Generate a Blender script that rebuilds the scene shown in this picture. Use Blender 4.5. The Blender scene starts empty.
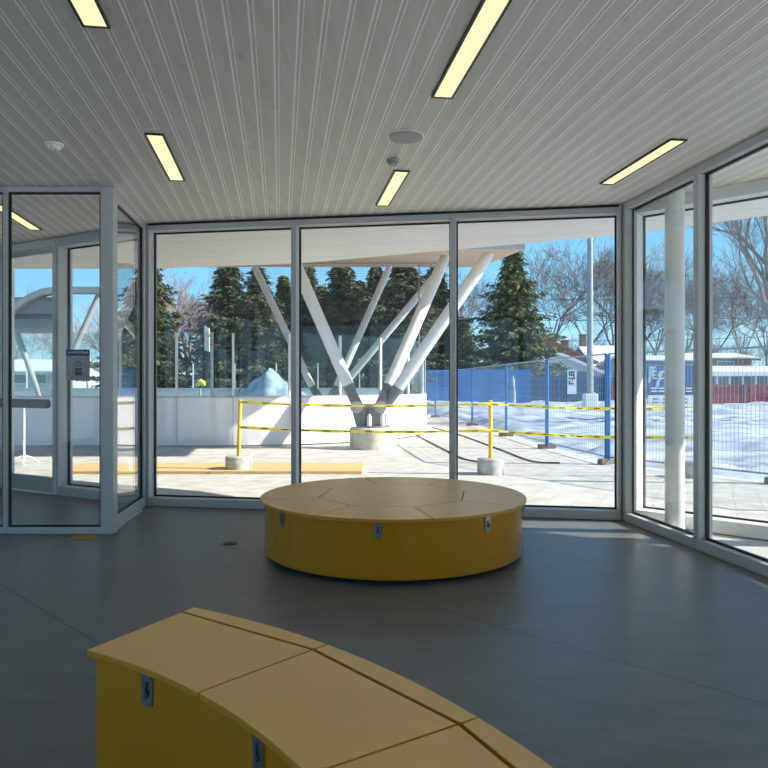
import bpy, bmesh, math, random
from mathutils import Vector, Matrix, noise
random.seed(7)
C = bpy.context.scene.collection
SC = bpy.context.scene
PI = math.pi; UP = Vector((0, 0, 1))
F = 700.0; EYE = 1.45; H = 3.357
def at(px, py, Y):
    return Vector(((px-384)/F*Y, Y, EYE-(py-384)/F*Y))
def gx(px, Y): return (px-384)/F*Y

# ------------------------------------------------------------------ materials
def new_mat(name):
    m = bpy.data.materials.new(name); m.use_nodes = True
    nt = m.node_tree; nt.nodes.clear()
    out = nt.nodes.new('ShaderNodeOutputMaterial')
    return m, nt, out
def mat(name, col, rough=.6, metal=0, var=.12, scale=6, bump=0, spec=.5, coat=0, stretch=None):
    m, nt, out = new_mat(name)
    b = nt.nodes.new('ShaderNodeBsdfPrincipled')
    b.inputs['Roughness'].default_value = rough; b.inputs['Metallic'].default_value = metal
    b.inputs['Specular IOR Level'].default_value = spec
    b.inputs['Coat Weight'].default_value = coat; b.inputs['Coat Roughness'].default_value = .05
    nt.links.new(b.outputs[0], out.inputs[0])
    tc = nt.nodes.new('ShaderNodeTexCoord'); mp = nt.nodes.new('ShaderNodeMapping')
    nt.links.new(tc.outputs['Object'], mp.inputs[0])
    if stretch: mp.inputs['Scale'].default_value = stretch
    nz = nt.nodes.new('ShaderNodeTexNoise'); nz.inputs['Scale'].default_value = scale; nz.inputs['Detail'].default_value = 5
    nt.links.new(mp.outputs[0], nz.inputs['Vector'])
    rp = nt.nodes.new('ShaderNodeValToRGB')
    rp.color_ramp.elements[0].position = .3; rp.color_ramp.elements[1].position = .7
    rp.color_ramp.elements[0].color = tuple(max(0, c*(1-var)) for c in col)+(1,)
    rp.color_ramp.elements[1].color = tuple(min(1, c*(1+var)) for c in col)+(1,)
    nt.links.new(nz.outputs[0], rp.inputs[0]); nt.links.new(rp.outputs[0], b.inputs['Base Color'])
    if bump:
        bp = nt.nodes.new('ShaderNodeBump'); bp.inputs['Strength'].default_value = bump; bp.inputs['Distance'].default_value = .02
        nt.links.new(nz.outputs[0], bp.inputs['Height']); nt.links.new(bp.outputs[0], b.inputs['Normal'])
    return m
def glass(name, tint=(1, 1, 1), f0=.04):
    m, nt, out = new_mat(name)
    tr = nt.nodes.new('ShaderNodeBsdfTransparent'); tr.inputs[0].default_value = tint+(1,)
    gl = nt.nodes.new('ShaderNodeBsdfGlossy'); gl.inputs['Roughness'].default_value = 0
    gl.inputs[0].default_value = (1, 1, 1, 1)
    lw = nt.nodes.new('ShaderNodeLayerWeight'); lw.inputs[0].default_value = .5
    p = nt.nodes.new('ShaderNodeMath'); p.operation = 'POWER'; p.inputs[1].default_value = 5
    ma = nt.nodes.new('ShaderNodeMath'); ma.operation = 'MULTIPLY_ADD'; ma.inputs[1].default_value = 1-f0; ma.inputs[2].default_value = f0
    mx = nt.nodes.new('ShaderNodeMixShader')
    nt.links.new(lw.outputs['Facing'], p.inputs[0]); nt.links.new(p.outputs[0], ma.inputs[0])
    nt.links.new(ma.outputs[0], mx.inputs[0]); nt.links.new(tr.outputs[0], mx.inputs[1]); nt.links.new(gl.outputs[0], mx.inputs[2])
    nt.links.new(mx.outputs[0], out.inputs[0])
    return m
def emit(name, col, s):
    m, nt, out = new_mat(name)
    e = nt.nodes.new('ShaderNodeEmission'); e.inputs[0].default_value = col+(1,); e.inputs[1].default_value = s
    nt.links.new(e.outputs[0], out.inputs[0]); return m

M = {}
M['alu'] = mat('grey_aluminium', (.53, .535, .54), .42, .0, .03, 20)
M['alu_white'] = mat('white_aluminium', (.72, .73, .73), .4, 0, .03, 20)
M['gasket'] = mat('black_rubber', (.012, .013, .014), .6)
M['glass'] = glass('clear_glass', (.985, .992, .988), .021)
M['shield'] = glass('rink_shield_glass', (.88, .94, .93), .03)
M['wall'] = mat('painted_wall', (.62, .62, .6), .8, 0, .02, 3)
M['lampglow'] = emit('lamp_diffuser', (1, .86, .47), 1.15)
M['black'] = mat('black_metal', (.015, .015, .015), .5)
M['white_plastic'] = mat('white_plastic', (.92, .92, .9), .45, 0, .02)
M['grey_plastic'] = mat('grey_plastic', (.33, .34, .32), .5, 0, .03)
M['lid'] = mat('sheen_paled_yellow_lid', (.95, .555, .165), .32, 0, .035, 5, .0, .5)  # pale tan lid tops: sheen put into the colour
M['yellow'] = mat('glossy_yellow_panel', (.58, .245, .004), .2, 0, .03, 2, 0, .4, .12)
M['lid_edge'] = mat('yellow_edge', (.66, .30, .02), .3, 0, .03, 2)
M['plinth'] = mat('dark_plinth', (.02, .02, .02), .6)
M['steel'] = mat('zinc_steel', (.30, .32, .35), .34, .85, .08, 30)
M['dark_steel'] = mat('dark_steel', (.04, .042, .045), .4, .5)
M['brass'] = mat('brown_brass', (.09, .06, .035), .45, .6, .2, 40)
M['tape_yellow'] = mat('worn_yellow_tape', (.55, .30, .05), .6, 0, .25, 30)
M['concrete'] = mat('concrete', (.43, .46, .455), .85, 0, .22, 9, .3)
M['pier'] = mat('pier_concrete', (.62, .58, .47), .85, 0, .15, 6, .3)
M['strut'] = mat('silver_white_paint', (.74, .76, .76), .38, .0, .04, 4)
M['bracket'] = mat('grey_bracket_steel', (.17, .172, .18), .5, .3, .1, 10)
M['boss'] = mat('pale_steel_boss', (.34, .34, .34), .45, .2, .08, 10)
M['board'] = mat('white_rink_board', (.8, .79, .79), .45, 0, .03, 1.5)
M['board_rail'] = mat('grey_rink_rail', (.45, .48, .48), .5)
M['post_white'] = mat('white_post', (.75, .77, .77), .4)
M['plywood'] = mat('plywood', (.62, .42, .19), .75, 0, .18, 3, .1, .3, 0, (1, 8, 1))
M['pole_yellow'] = mat('yellow_pole_paint', (.85, .5, .04), .45, 0, .1, 12)
M['tape'] = mat('yellow_caution_tape', (.95, .78, .03), .5, 0, .05, 20)
M['tape_ink'] = mat('black_tape_ink', (.08, .07, .02), .5)
M['fence_blue'] = mat('blue_fence_paint', (.018, .16, .43), .45, 0, .1, 10)
M['wire'] = mat('galvanised_wire', (.22, .32, .44), .5, .4, .05)
M['wire_orange'] = mat('wire_dark', (.2, .17, .17), .6)
M['tarp_blue'] = mat('blue_hoarding_sheet', (.01, .13, .38), .55, 0, .25, 1.2, .3)
M['tarp_navy'] = mat('navy_hoarding_sheet', (.012, .055, .15), .6, 0, .25, 1.2, .3)
M['tarp_red'] = mat('red_banner_sheet', (.25, .03, .04), .6, 0, .25, 1.0, .2)
M['sign_blue'] = mat('blue_sign_panel', (.02, .055, .24), .45, 0, .1, 1)
M['sign_white'] = mat('white_sign_panel', (.82, .82, .78), .5, 0, .03)
M['sign_cream'] = mat('cream_ink', (.85, .75, .4), .5)
M['sign_pale'] = mat('pale_blue_ink', (.35, .5, .68), .5)
M['ink_navy'] = mat('navy_ink', (.02, .03, .1), .5)
M['ink_red'] = mat('dark_red_ink', (.35, .04, .06), .5)
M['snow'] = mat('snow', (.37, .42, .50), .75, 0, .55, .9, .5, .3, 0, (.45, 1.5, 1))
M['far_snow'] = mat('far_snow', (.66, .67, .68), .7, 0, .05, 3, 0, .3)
M['bark'] = mat('grey_brown_bark', (.17, .135, .115), .9, 0, .25, 8)
M['bark_pink'] = mat('pinkish_bark', (.34, .22, .19), .9, 0, .2, 8)
M['bark_pale'] = mat('pale_bark', (.26, .23, .21), .9, 0, .2, 8)
M['needle'] = mat('spruce_needles', (.088, .098, .052), .8, 0, .6, .9, 0, .3)
M['needle2'] = mat('olive_spruce_needles', (.12, .13, .055), .8, 0, .5, .9, 0, .3)
M['brick'] = mat('brown_brick', (.2, .13, .1), .85, 0, .2, 5)
M['house_grey'] = mat('grey_siding', (.42, .42, .41), .8, 0, .06, 2)
M['house_white'] = mat('white_siding', (.75, .77, .79), .7, 0, .04, 2)
M['roof_brown'] = mat('brown_shingle', (.17, .11, .085), .9, 0, .2, 6)
M['eave_red'] = mat('red_brown_eave', (.15, .055, .04), .7)
M['window_dark'] = mat('dark_house_glass', (.08, .1, .12), .1, 0, .2, 1, 0, .8)
M['pole_grey'] = mat('galvanised_pole', (.30, .33, .335), .45, .2, .08, 5)
M['shelter'] = mat('taupe_cladding', (.23, .205, .17), .7, 0, .06, 1)
M['shelter_pale'] = mat('grey_roof_edge', (.32, .315, .3), .7, 0, .05, 1)
M['tarp_pale'] = mat('pale_blue_tarp', (.27, .34, .43), .5, 0, .5, 1.6, .8)
M['orange'] = mat('orange_rim', (.75, .2, .06), .5)
M['hivis'] = mat('bright_yellow_green', (.75, .85, .08), .6, 0, .1)
M['cable'] = mat('black_cable', (.02, .02, .025), .6)
M['poster_blue'] = mat('poster_header_blue', (.03, .075, .22), .6, 0, .05)
M['poster_grey'] = mat('poster_grey', (.36, .33, .34), .7, 0, .18, 25)
M['poster_pale'] = mat('poster_pale_ink', (.62, .6, .6), .7)
M['poster_dark'] = mat('poster_dark_ink', (.1, .1, .12), .7)
M['vest_floor'] = mat('pale_concrete_floor', (.5, .5, .49), .5, 0, .08, 2)

# floor
def floor_mat():
    m, nt, out = new_mat('grey_sheet_flooring')
    b = nt.nodes.new('ShaderNodeBsdfPrincipled'); nt.links.new(b.outputs[0], out.inputs[0])
    tc = nt.nodes.new('ShaderNodeTexCoord')
    nz = nt.nodes.new('ShaderNodeTexNoise'); nz.inputs['Scale'].default_value = 2.2; nz.inputs['Detail'].default_value = 9; nz.inputs['Roughness'].default_value = .65
    mp = nt.nodes.new('ShaderNodeMapping'); mp.inputs['Rotation'].default_value = (0, 0, .78); mp.inputs['Scale'].default_value = (1, 3.2, 1)
    nt.links.new(tc.outputs['Object'], mp.inputs[0]); nt.links.new(mp.outputs[0], nz.inputs['Vector'])
    rp = nt.nodes.new('ShaderNodeValToRGB'); rp.color_ramp.elements[0].position = .3; rp.color_ramp.elements[1].position = .72
    rp.color_ramp.elements[0].color = (.125, .122, .117, 1); rp.color_ramp.elements[1].color = (.20, .195, .186, 1)
    nt.links.new(nz.outputs[0], rp.inputs[0])
    dt = nt.nodes.new('ShaderNodeVectorMath'); dt.operation = 'DOT_PRODUCT'; dt.inputs[1].default_value = (.7, .714, 0)
    nt.links.new(tc.outputs['Object'], dt.inputs[0])
    md = nt.nodes.new('ShaderNodeMath'); md.operation = 'WRAP'; md.inputs[1].default_value = .9; md.inputs[2].default_value = -.9
    sb = nt.nodes.new('ShaderNodeMath'); sb.operation = 'SUBTRACT'; sb.inputs[1].default_value = 3.474
    nt.links.new(dt.outputs['Value'], sb.inputs[0]); nt.links.new(sb.outputs[0], md.inputs[0])
    ab = nt.nodes.new('ShaderNodeMath'); ab.operation = 'ABSOLUTE'; nt.links.new(md.outputs[0], ab.inputs[0])
    lt = nt.nodes.new('ShaderNodeMath'); lt.operation = 'LESS_THAN'; lt.inputs[1].default_value = .0045; nt.links.new(ab.outputs[0], lt.inputs[0])
    mx = nt.nodes.new('ShaderNodeMixRGB'); mx.inputs[2].default_value = (.05, .053, .058, 1)
    nt.links.new(lt.outputs[0], mx.inputs[0]); nt.links.new(rp.outputs[0], mx.inputs[1]); nt.links.new(mx.outputs[0], b.inputs['Base Color'])
    r2 = nt.nodes.new('ShaderNodeMapRange'); r2.inputs[3].default_value = .3; r2.inputs[4].default_value = .45
    nt.links.new(nz.outputs[0], r2.inputs[0]); nt.links.new(r2.outputs[0], b.inputs['Roughness'])
    bp = nt.nodes.new('ShaderNodeBump'); bp.inputs['Strength'].default_value = .14; bp.inputs['Distance'].default_value = .01
    nt.links.new(nz.outputs[0], bp.inputs['Height']); nt.links.new(bp.outputs[0], b.inputs['Normal'])
    return m
M['floor'] = floor_mat()
def plank_mat(name, lo, hi, rot, knots=True):
    m, nt, out = new_mat(name)
    b = nt.nodes.new('ShaderNodeBsdfPrincipled'); b.inputs['Roughness'].default_value = .5; nt.links.new(b.outputs[0], out.inputs[0])
    tc = nt.nodes.new('ShaderNodeTexCoord'); mp = nt.nodes.new('ShaderNodeMapping'); mp.vector_type = 'POINT'
    mp.inputs['Rotation'].default_value = (0, 0, rot); mp.inputs['Scale'].default_value = (9, .7, 1)
    nt.links.new(tc.outputs['Object'], mp.inputs[0])
    nz = nt.nodes.new('ShaderNodeTexNoise'); nz.inputs['Scale'].default_value = 2.5; nz.inputs['Detail'].default_value = 6
    nt.links.new(mp.outputs[0], nz.inputs['Vector'])
    rp = nt.nodes.new('ShaderNodeValToRGB'); rp.color_ramp.elements[0].position = .3; rp.color_ramp.elements[1].position = .7
    rp.color_ramp.elements[0].color = lo+(1,); rp.color_ramp.elements[1].color = hi+(1,)
    nt.links.new(nz.outputs[0], rp.inputs[0])
    src = rp.outputs[0]
    if knots:
        mp2 = nt.nodes.new('ShaderNodeMapping'); mp2.inputs['Rotation'].default_value = (0, 0, rot); mp2.inputs['Scale'].default_value = (3.2, 1.6, 1)
        nt.links.new(tc.outputs['Object'], mp2.inputs[0])
        vo = nt.nodes.new('ShaderNodeTexVoronoi'); vo.inputs['Scale'].default_value = 1.4
        nt.links.new(mp2.outputs[0], vo.inputs['Vector'])
        r3 = nt.nodes.new('ShaderNodeMapRange'); r3.inputs[1].default_value = .03; r3.inputs[2].default_value = .11
        r3.inputs[3].default_value = .45; r3.inputs[4].default_value = 0
        nt.links.new(vo.outputs['Distance'], r3.inputs[0])
        mx = nt.nodes.new('ShaderNodeMixRGB'); mx.inputs[2].default_value = tuple(c*.55 for c in lo)+(1,)
        nt.links.new(r3.outputs[0], mx.inputs[0]); nt.links.new(src, mx.inputs[1]); src = mx.outputs[0]
    nt.links.new(src, b.inputs['Base Color'])
    return m
CEILROT = -math.atan(.1486)
M['plank'] = plank_mat('whitewashed_plank', (.57, .565, .515), (.65, .645, .59), CEILROT)
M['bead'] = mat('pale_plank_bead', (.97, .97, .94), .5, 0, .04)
M['wood_soffit'] = plank_mat('pale_wood_soffit', (.5, .35, .22), (.66, .49, .33), 0, False)
def lined_mat(name, col, line, dirv, pitch, width, rough=.6, var=.05):
    m = mat(name, col, rough, 0, var, 3)
    nt = m.node_tree; b = [n for n in nt.nodes if n.type == 'BSDF_PRINCIPLED'][0]
    rp = [n for n in nt.nodes if n.type == 'VALTORGB'][0]; tc = [n for n in nt.nodes if n.type == 'TEX_COORD'][0]
    src = rp.outputs[0]
    for dv in dirv:
        dt = nt.nodes.new('ShaderNodeVectorMath'); dt.operation = 'DOT_PRODUCT'; dt.inputs[1].default_value = dv
        md = nt.nodes.new('ShaderNodeMath'); md.operation = 'PINGPONG'; md.inputs[1].default_value = pitch/2
        lt = nt.nodes.new('ShaderNodeMath'); lt.operation = 'LESS_THAN'; lt.inputs[1].default_value = width/2
        mx = nt.nodes.new('ShaderNodeMixRGB'); mx.inputs[2].default_value = line+(1,)
        nt.links.new(tc.outputs['Object'], dt.inputs[0]); nt.links.new(dt.outputs['Value'], md.inputs[0]); nt.links.new(md.outputs[0], lt.inputs[0])
        nt.links.new(lt.outputs[0], mx.inputs[0]); nt.links.new(src, mx.inputs[1]); src = mx.outputs[0]
    nt.links.new(src, b.inputs['Base Color'])
    return m
M['soffit'] = lined_mat('white_soffit_boards', (.68, .69, .685), (.5, .505, .5), [(.27, 1, 0)], .8, .02, .55, .02)
M['paving'] = lined_mat('pale_stone_paving', (.50, .485, .45), (.40, .39, .365), [(.42, .908, 0), (.908, -.42, 0)], .3, .014, .85, .2)

# ------------------------------------------------------------------ mesh helpers
class MB:
    def __init__(s): s.v = []; s.f = []; s.mi = []; s.cur = 0
    def quad(s, *idx): s.f.append(tuple(idx)); s.mi.append(s.cur)
    def obox(s, c, ux, uy, uz, sx, sy, sz):
        c = Vector(c); ux = Vector(ux); uy = Vector(uy); uz = Vector(uz); n = len(s.v)
        for k in (-1, 1):
            for a, b in ((-1, -1), (1, -1), (1, 1), (-1, 1)):
                s.v.append(c+ux*(a*sx/2)+uy*(b*sy/2)+uz*(k*sz/2))
        for q in ((0, 3, 2, 1), (4, 5, 6, 7), (0, 1, 5, 4), (1, 2, 6, 5), (2, 3, 7, 6), (3, 0, 4, 7)): s.quad(*(n+i for i in q))
    def box(s, x0, x1, y0, y1, z0, z1):
        s.obox(((x0+x1)/2, (y0+y1)/2, (z0+z1)/2), (1, 0, 0), (0, 1, 0), (0, 0, 1), x1-x0, y1-y0, z1-z0)
    def prism(s, pts, z0, z1, side=None):
        n = len(s.v); k = len(pts)
        a = sum(pts[i][0]*pts[(i+1) % k][1]-pts[(i+1) % k][0]*pts[i][1] for i in range(k))
        if a < 0: pts = pts[::-1]
        for z in (z0, z1):
            for p in pts: s.v.append(Vector((p[0], p[1], z)))
        s.f.append(tuple(n+i for i in range(k))[::-1]); s.mi.append(s.cur)
        s.f.append(tuple(n+k+i for i in range(k))); s.mi.append(s.cur)
        c0 = s.cur
        if side is not None: s.cur = side
        for i in range(k): s.quad(n+i, n+(i+1) % k, n+k+(i+1) % k, n+k+i)
        s.cur = c0
    def sheet(s, pts, off):   # planar polygon (3D) extruded by vector off
        n = len(s.v); k = len(pts); off = Vector(off)
        for p in pts: s.v.append(Vector(p))
        for p in pts: s.v.append(Vector(p)+off)
        s.f.append(tuple(n+i for i in range(k))[::-1]); s.mi.append(s.cur)
        s.f.append(tuple(n+k+i for i in range(k))); s.mi.append(s.cur)
        for i in range(k): s.quad(n+i, n+(i+1) % k, n+k+(i+1) % k, n+k+i)
    def tube(s, a, b, r0, r1=None, n=10, cap=True):
        s.path([a, b], [r0, r0 if r1 is None else r1], n, cap)
    def path(s, pts, rad, n=8, cap=True):
        pts = [Vector(p) for p in pts]; base = len(s.v)
        if not isinstance(rad, (list, tuple)): rad = [rad]*len(pts)
        d0 = (pts[1]-pts[0]).normalized()
        up = Vector((0, 0, 1)) if abs(d0.z) < .9 else Vector((1, 0, 0))
        x = d0.cross(up).normalized()
        for i, p in enumerate(pts):
            d = (pts[min(i+1, len(pts)-1)]-pts[max(i-1, 0)]).normalized()
            x = (x-d*x.dot(d)).normalized(); y = d.cross(x)
            for j in range(n):
                t = 2*PI*j/n; s.v.append(p+(x*math.cos(t)+y*math.sin(t))*rad[i])
        for i in range(len(pts)-1):
            for j in range(n):
                a = base+i*n+j; b = base+i*n+(j+1) % n
                s.quad(a, b, b+n, a+n)
        if cap:
            s.f.append(tuple(base+j for j in range(n))[::-1]); s.mi.append(s.cur)
            e = base+(len(pts)-1)*n
            s.f.append(tuple(e+j for j in range(n))); s.mi.append(s.cur)
    def lathe(s, prof, c=(0, 0, 0), n=32):   # prof: (r, z) bottom to top
        base = len(s.v); c = Vector(c)
        for r, z in prof:
            for j in range(n):
                t = 2*PI*j/n; s.v.append(c+Vector((r*math.cos(t), r*math.sin(t), z)))
        for i in range(len(prof)-1):
            for j in range(n):
                a = base+i*n+j; b = base+i*n+(j+1) % n; s.quad(a, b, b+n, a+n)
        s.f.append(tuple(base+j for j in range(n))[::-1]); s.mi.append(s.cur)
        e = base+(len(prof)-1)*n
        s.f.append(tuple(e+j for j in range(n))); s.mi.append(s.cur)
    def build(s, name, m, parent=None, smooth=False, bevel=0, at0=None):
        off = Vector((0, 0, 0)); p = parent
        while p is not None: off += Vector(p.location); p = p.parent
        if at0 is not None: off += Vector(at0)
        me = bpy.data.meshes.new(name)
        me.from_pydata([tuple(v-off) for v in s.v], [], s.f)
        ms = m if isinstance(m, (list, tuple)) else [m]
        for k in ms: me.materials.append(M[k])
        if len(ms) > 1: me.polygons.foreach_set('material_index', s.mi)
        if smooth:
            me.polygons.foreach_set('use_smooth', [True]*len(s.f))
            me.set_sharp_from_angle(angle=math.radians(40))
        me.update()
        o = bpy.data.objects.new(name, me); C.objects.link(o)
        if parent is not None: o.parent = parent
        if at0 is not None: o.location = at0
        if bevel:
            bv = o.modifiers.new('bevel', 'BEVEL'); bv.width = bevel; bv.segments = 2; bv.limit_method = 'ANGLE'; bv.angle_limit = math.radians(40)
        return o
def text_mb(mb, body, size, origin, ux, uy, depth=.004):
    cu = bpy.data.curves.new('t', 'FONT'); cu.body = body; cu.size = size; cu.align_x = 'LEFT'; cu.extrude = depth/2
    o = bpy.data.objects.new('t', cu); C.objects.link(o)
    dg = bpy.context.evaluated_depsgraph_get(); me = bpy.data.meshes.new_from_object(o.evaluated_get(dg))
    ux = Vector(ux); uy = Vector(uy); uz = ux.cross(uy); n = len(mb.v); origin = Vector(origin)
    for v in me.vertices: mb.v.append(origin+ux*v.co.x+uy*v.co.y+uz*v.co.z)
    for p in me.polygons: mb.f.append(tuple(n+i for i in p.vertices)); mb.mi.append(mb.cur)
    bpy.data.objects.remove(o); bpy.data.curves.remove(cu); bpy.data.meshes.remove(me)
def tag(o, label=None, cat=None, group=None, kind=None):
    if label: o['label'] = label
    if cat: o['category'] = cat
    if group: o['group'] = group
    if kind: o['kind'] = kind
    return o
def thing(name, loc, label, cat, group=None, kind=None, rz=0):
    o = bpy.data.objects.new(name, None); C.objects.link(o); o.location = loc; o.rotation_euler = (0, 0, rz); o.empty_display_size = .1
    return tag(o, label, cat, group, kind)
def dup(o, loc, rz=0, label=None, scale=None):
    def cp(x, par):
        c = x.copy(); C.objects.link(c)
        if par: c.parent = par
        for ch in list(x.children): cp(ch, c)
        return c
    r = cp(o, None); r.location = loc; r.rotation_euler = (0, 0, rz)
    if label: r['label'] = label
    if scale: r.scale = scale
    return r
def struct(mb, name, m, label=None, **k):
    o = mb.build(name, m, **k); return tag(o, label, None, None, 'structure')

# ------------------------------------------------------------------ plan of the building
A = Vector((-2.829, 8.32, 0)); B = Vector((2.528, 7.436, 0))
DL = Vector((-1, .55, 0)).normalized(); DR = Vector((1, -.93, 0)).normalized(); DD = Vector((.1557, -1, 0)).normalized()
Cn = Vector((-2.665, 6.75, 0))
Lend = A+DL*5.05; Rend = B+DR*3.2
wn = [0]
def glazing(P0, P1, splits, outward, fw=.045, top=.1, bot=.1, depth=.13, label='', skip=(), gdepth=.6, mats=('alu', 'gasket', 'glass')):
    u = (P1-P0).normalized(); n = Vector((-u.y, u.x, 0))
    if n.dot(Vector(outward)) < 0: n = -n
    up = Vector((0, 0, 1)); objs = []
    for i in range(len(splits)-1):
        if i in skip: continue
        a, b = splits[i], splits[i+1]
        wn[0] += 1
        base = P0+u*((a+b)/2)
        r = thing('window_%d' % wn[0], base, None, None, None, 'structure')
        if label: r['label'] = label
        fr = MB(); gk = MB(); gl = MB(); e = .0008
        mid = n*(depth/2)
        cx = (a+b)/2; w = b-a-2*e
        fr.obox(P0+u*(a+e+fw/2)+mid+up*H/2, u, n, up, fw, depth, H-.004)
        fr.obox(P0+u*(b-e-fw/2)+mid+up*H/2, u, n, up, fw, depth, H-.004)
        fr.obox(P0+u*cx+mid+up*(H-.002-top/2), u, n, up, w-2*fw, depth, top)
        fr.obox(P0+u*cx+mid+up*(bot/2+.002), u, n, up, w-2*fw, depth, bot)
        fr.build('frame', mats[0], r, bevel=.004)
        g = .016; gm = n*(depth*gdepth)
        x0 = a+e+fw; x1 = b-e-fw; z0 = bot+.002; z1 = H-.002-top
        gk.obox(P0+u*(x0+g/2)+gm+up*(z0+z1)/2, u, n, up, g, .03, z1-z0)
        gk.obox(P0+u*(x1-g/2)+gm+up*(z0+z1)/2, u, n, up, g, .03, z1-z0)
        gk.obox(P0+u*cx+gm+up*(z0+g/2), u, n, up, x1-x0-2*g, .03, g)
        gk.obox(P0+u*cx+gm+up*(z1-g/2), u, n, up, x1-x0-2*g, .03, g)
        gk.build('gasket', mats[1], r)
        gl.obox(P0+u*cx+gm+up*(z0+z1)/2, u, n, up, x1-x0-g, .012, z1-z0-g)
        gl.build('glass_pane', mats[2], r)
        objs.append(r)
    return objs
def line_px(P0, u, px):       # distance along a wall line where a sight ray through px meets it
    k = (px-384)/F
    return (k*P0.y-P0.x)/(u.x-k*u.y)
uw = (B-A).normalized(); LW = (B-A).length
glazing(A, B, [.005, line_px(A, uw, 293.5), line_px(A, uw, 452.8), LW-.005], (0, 1, 0), fw=.031, depth=.2, gdepth=.72, top=.085, bot=.095, label='tall clear window pane in grey aluminium frame, far wall')
# right inner screen
s1 = line_px(B, DD, 695.5)
glazing(B, B+DD*11.5, [.05, s1, s1+1.36, s1+2.72, s1+4.08, s1+5.44, s1+6.8, s1+8.16, s1+9.52], (1, 0, 0), fw=.036, depth=.14, bot=.09, top=.07, label='tall clear glass screen on the right of the room')  # last bays are out of view, added to let in more daylight
# left vestibule front and side screen
glazing(Cn+Vector((-.048, 0, 0)), Cn+Vector((-4.53, 0, 0)), [0, line_px(Cn+Vector((-.048, 0, 0)), Vector((-1, 0, 0)), 5), 2.4, 3.5, 4.37], (0, 1, 0), fw=.022, top=.05, bot=.065, depth=.08, gdepth=.45, label='glass panel of the entrance vestibule front')
us = (A-Cn).normalized()
glazing(Cn, A, [.07, (A-Cn).length-.03], (-1, 0, 0), fw=.045, top=.065, bot=.11, depth=.08, gdepth=.5, label='narrow side glass of the entrance vestibule')
# left outer facade
glazing(A, Lend, [.06, 1.64, 2.92, 5.05], (0, 1, 0), fw=.035, top=.12, bot=.12, depth=.22, gdepth=.72, skip=(1,), label='outer glass of the entrance vestibule')
# right outer facade
glazing(B, Rend, [.10, 1.75, 3.2], (1, 1, 0), fw=.06, top=.12, bot=.13, depth=.22, gdepth=.8, label='outer glass of the right vestibule', mats=('alu_white', 'gasket', 'glass'))
# corner posts
def post(name, c, sx, sy, ux, m='alu'):
    mb = MB(); ux = Vector(ux).normalized(); uy = Vector((-ux.y, ux.x, 0))
    mb.obox(Vector((c[0], c[1], H/2)), ux, uy, (0, 0, 1), sx, sy, H-.004)
    return struct(mb, name, m, bevel=.004)
post('trim_1', (Cn.x+.004, Cn.y+.05), .102, .12, (1, 0, 0))
mb = MB(); mb.obox((A+B)/2+Vector((0, -.004, H-.014)), uw, Vector((-uw.y, uw.x, 0)), UP, LW-.06, .006, .022); struct(mb, 'shadow_gap_strip', 'gasket')  # black strip painted in for the shadow gap under the ceiling
post('trim_2', (A.x-.05, A.y+.06), .13, .10, us)
post('trim_3', (B.x+.045, B.y+.06), .17, .08, DD)
# tall glass door in the left outer facade
dr = thing('door_1', A+DL*2.085, 'full-height glass door with push bar in entrance vestibule', None, None, 'structure')
nL = Vector((-DL.y, DL.x, 0));  nL = nL if nL.y > 0 else -nL
UP = Vector((0, 0, 1))
mb = MB()
mb.obox(A+DL*1.68+nL*.11+UP*H/2, DL, nL, UP, .07, .22, H-.006)
mb.obox(A+DL*2.88+nL*.11+UP*H/2, DL, nL, UP, .07, .22, H-.006)
mb.obox(A+DL*2.28+nL*.11+UP*(H-.055), DL, nL, UP, 1.12, .22, .10)
mb.build('door_frame', 'alu_white', dr, bevel=.004)  # whiter than plain aluminium: sunlit reveal put into the colour
mb = MB()
for s_ in (1.745, 2.815): mb.obox(A+DL*s_+nL*.06+UP*1.63, DL, nL, UP, .05, .05, 3.22)
mb.obox(A+DL*2.28+nL*.06+UP*.12, DL, nL, UP, 1.02, .05, .2)
mb.obox(A+DL*2.28+nL*.06+UP*3.21, DL, nL, UP, 1.02, .05, .06)
mb.build('door_leaf', 'alu', dr, bevel=.003)
mb = MB(); mb.obox(A+DL*2.28+nL*.06+UP*1.70, DL, nL, UP, 1.02, .012, 2.96); mb.build('glass_pane', 'glass', dr)
mb = MB(); mb.obox(A+DL*2.28-nL*.03+UP*1.19, DL, nL, UP, 1.02, .05, .12)
for s_ in (1.82, 2.74): mb.obox(A+DL*s_+nL*.0+UP*1.19, DL, nL, UP, .05, .07, .09)
mb.build('push_bar', 'bracket', dr, bevel=.006)

# floor, ceiling, walls
mb = MB(); XR = lambda y: B.x+.1557*(B.y-y)
far_l = A+DL*5.05
mb.prism([(-7.2, -4.2), (XR(-4.2), -4.2), (XR(7.43), 7.43), (B.x, B.y), (A.x, A.y), (far_l.x, far_l.y), (-7.2, far_l.y)], -.1, 0)
struct(mb, 'floor', 'floor')
mb = MB(); e = .003
mb.prism([(XR(7.4)+.02, 7.36), (Rend.x, Rend.y), (Rend.x, -4.2), (XR(-4.2)+e, -4.2)], -.1, -.002)
struct(mb, 'floor_vestibule', 'vest_floor')
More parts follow.
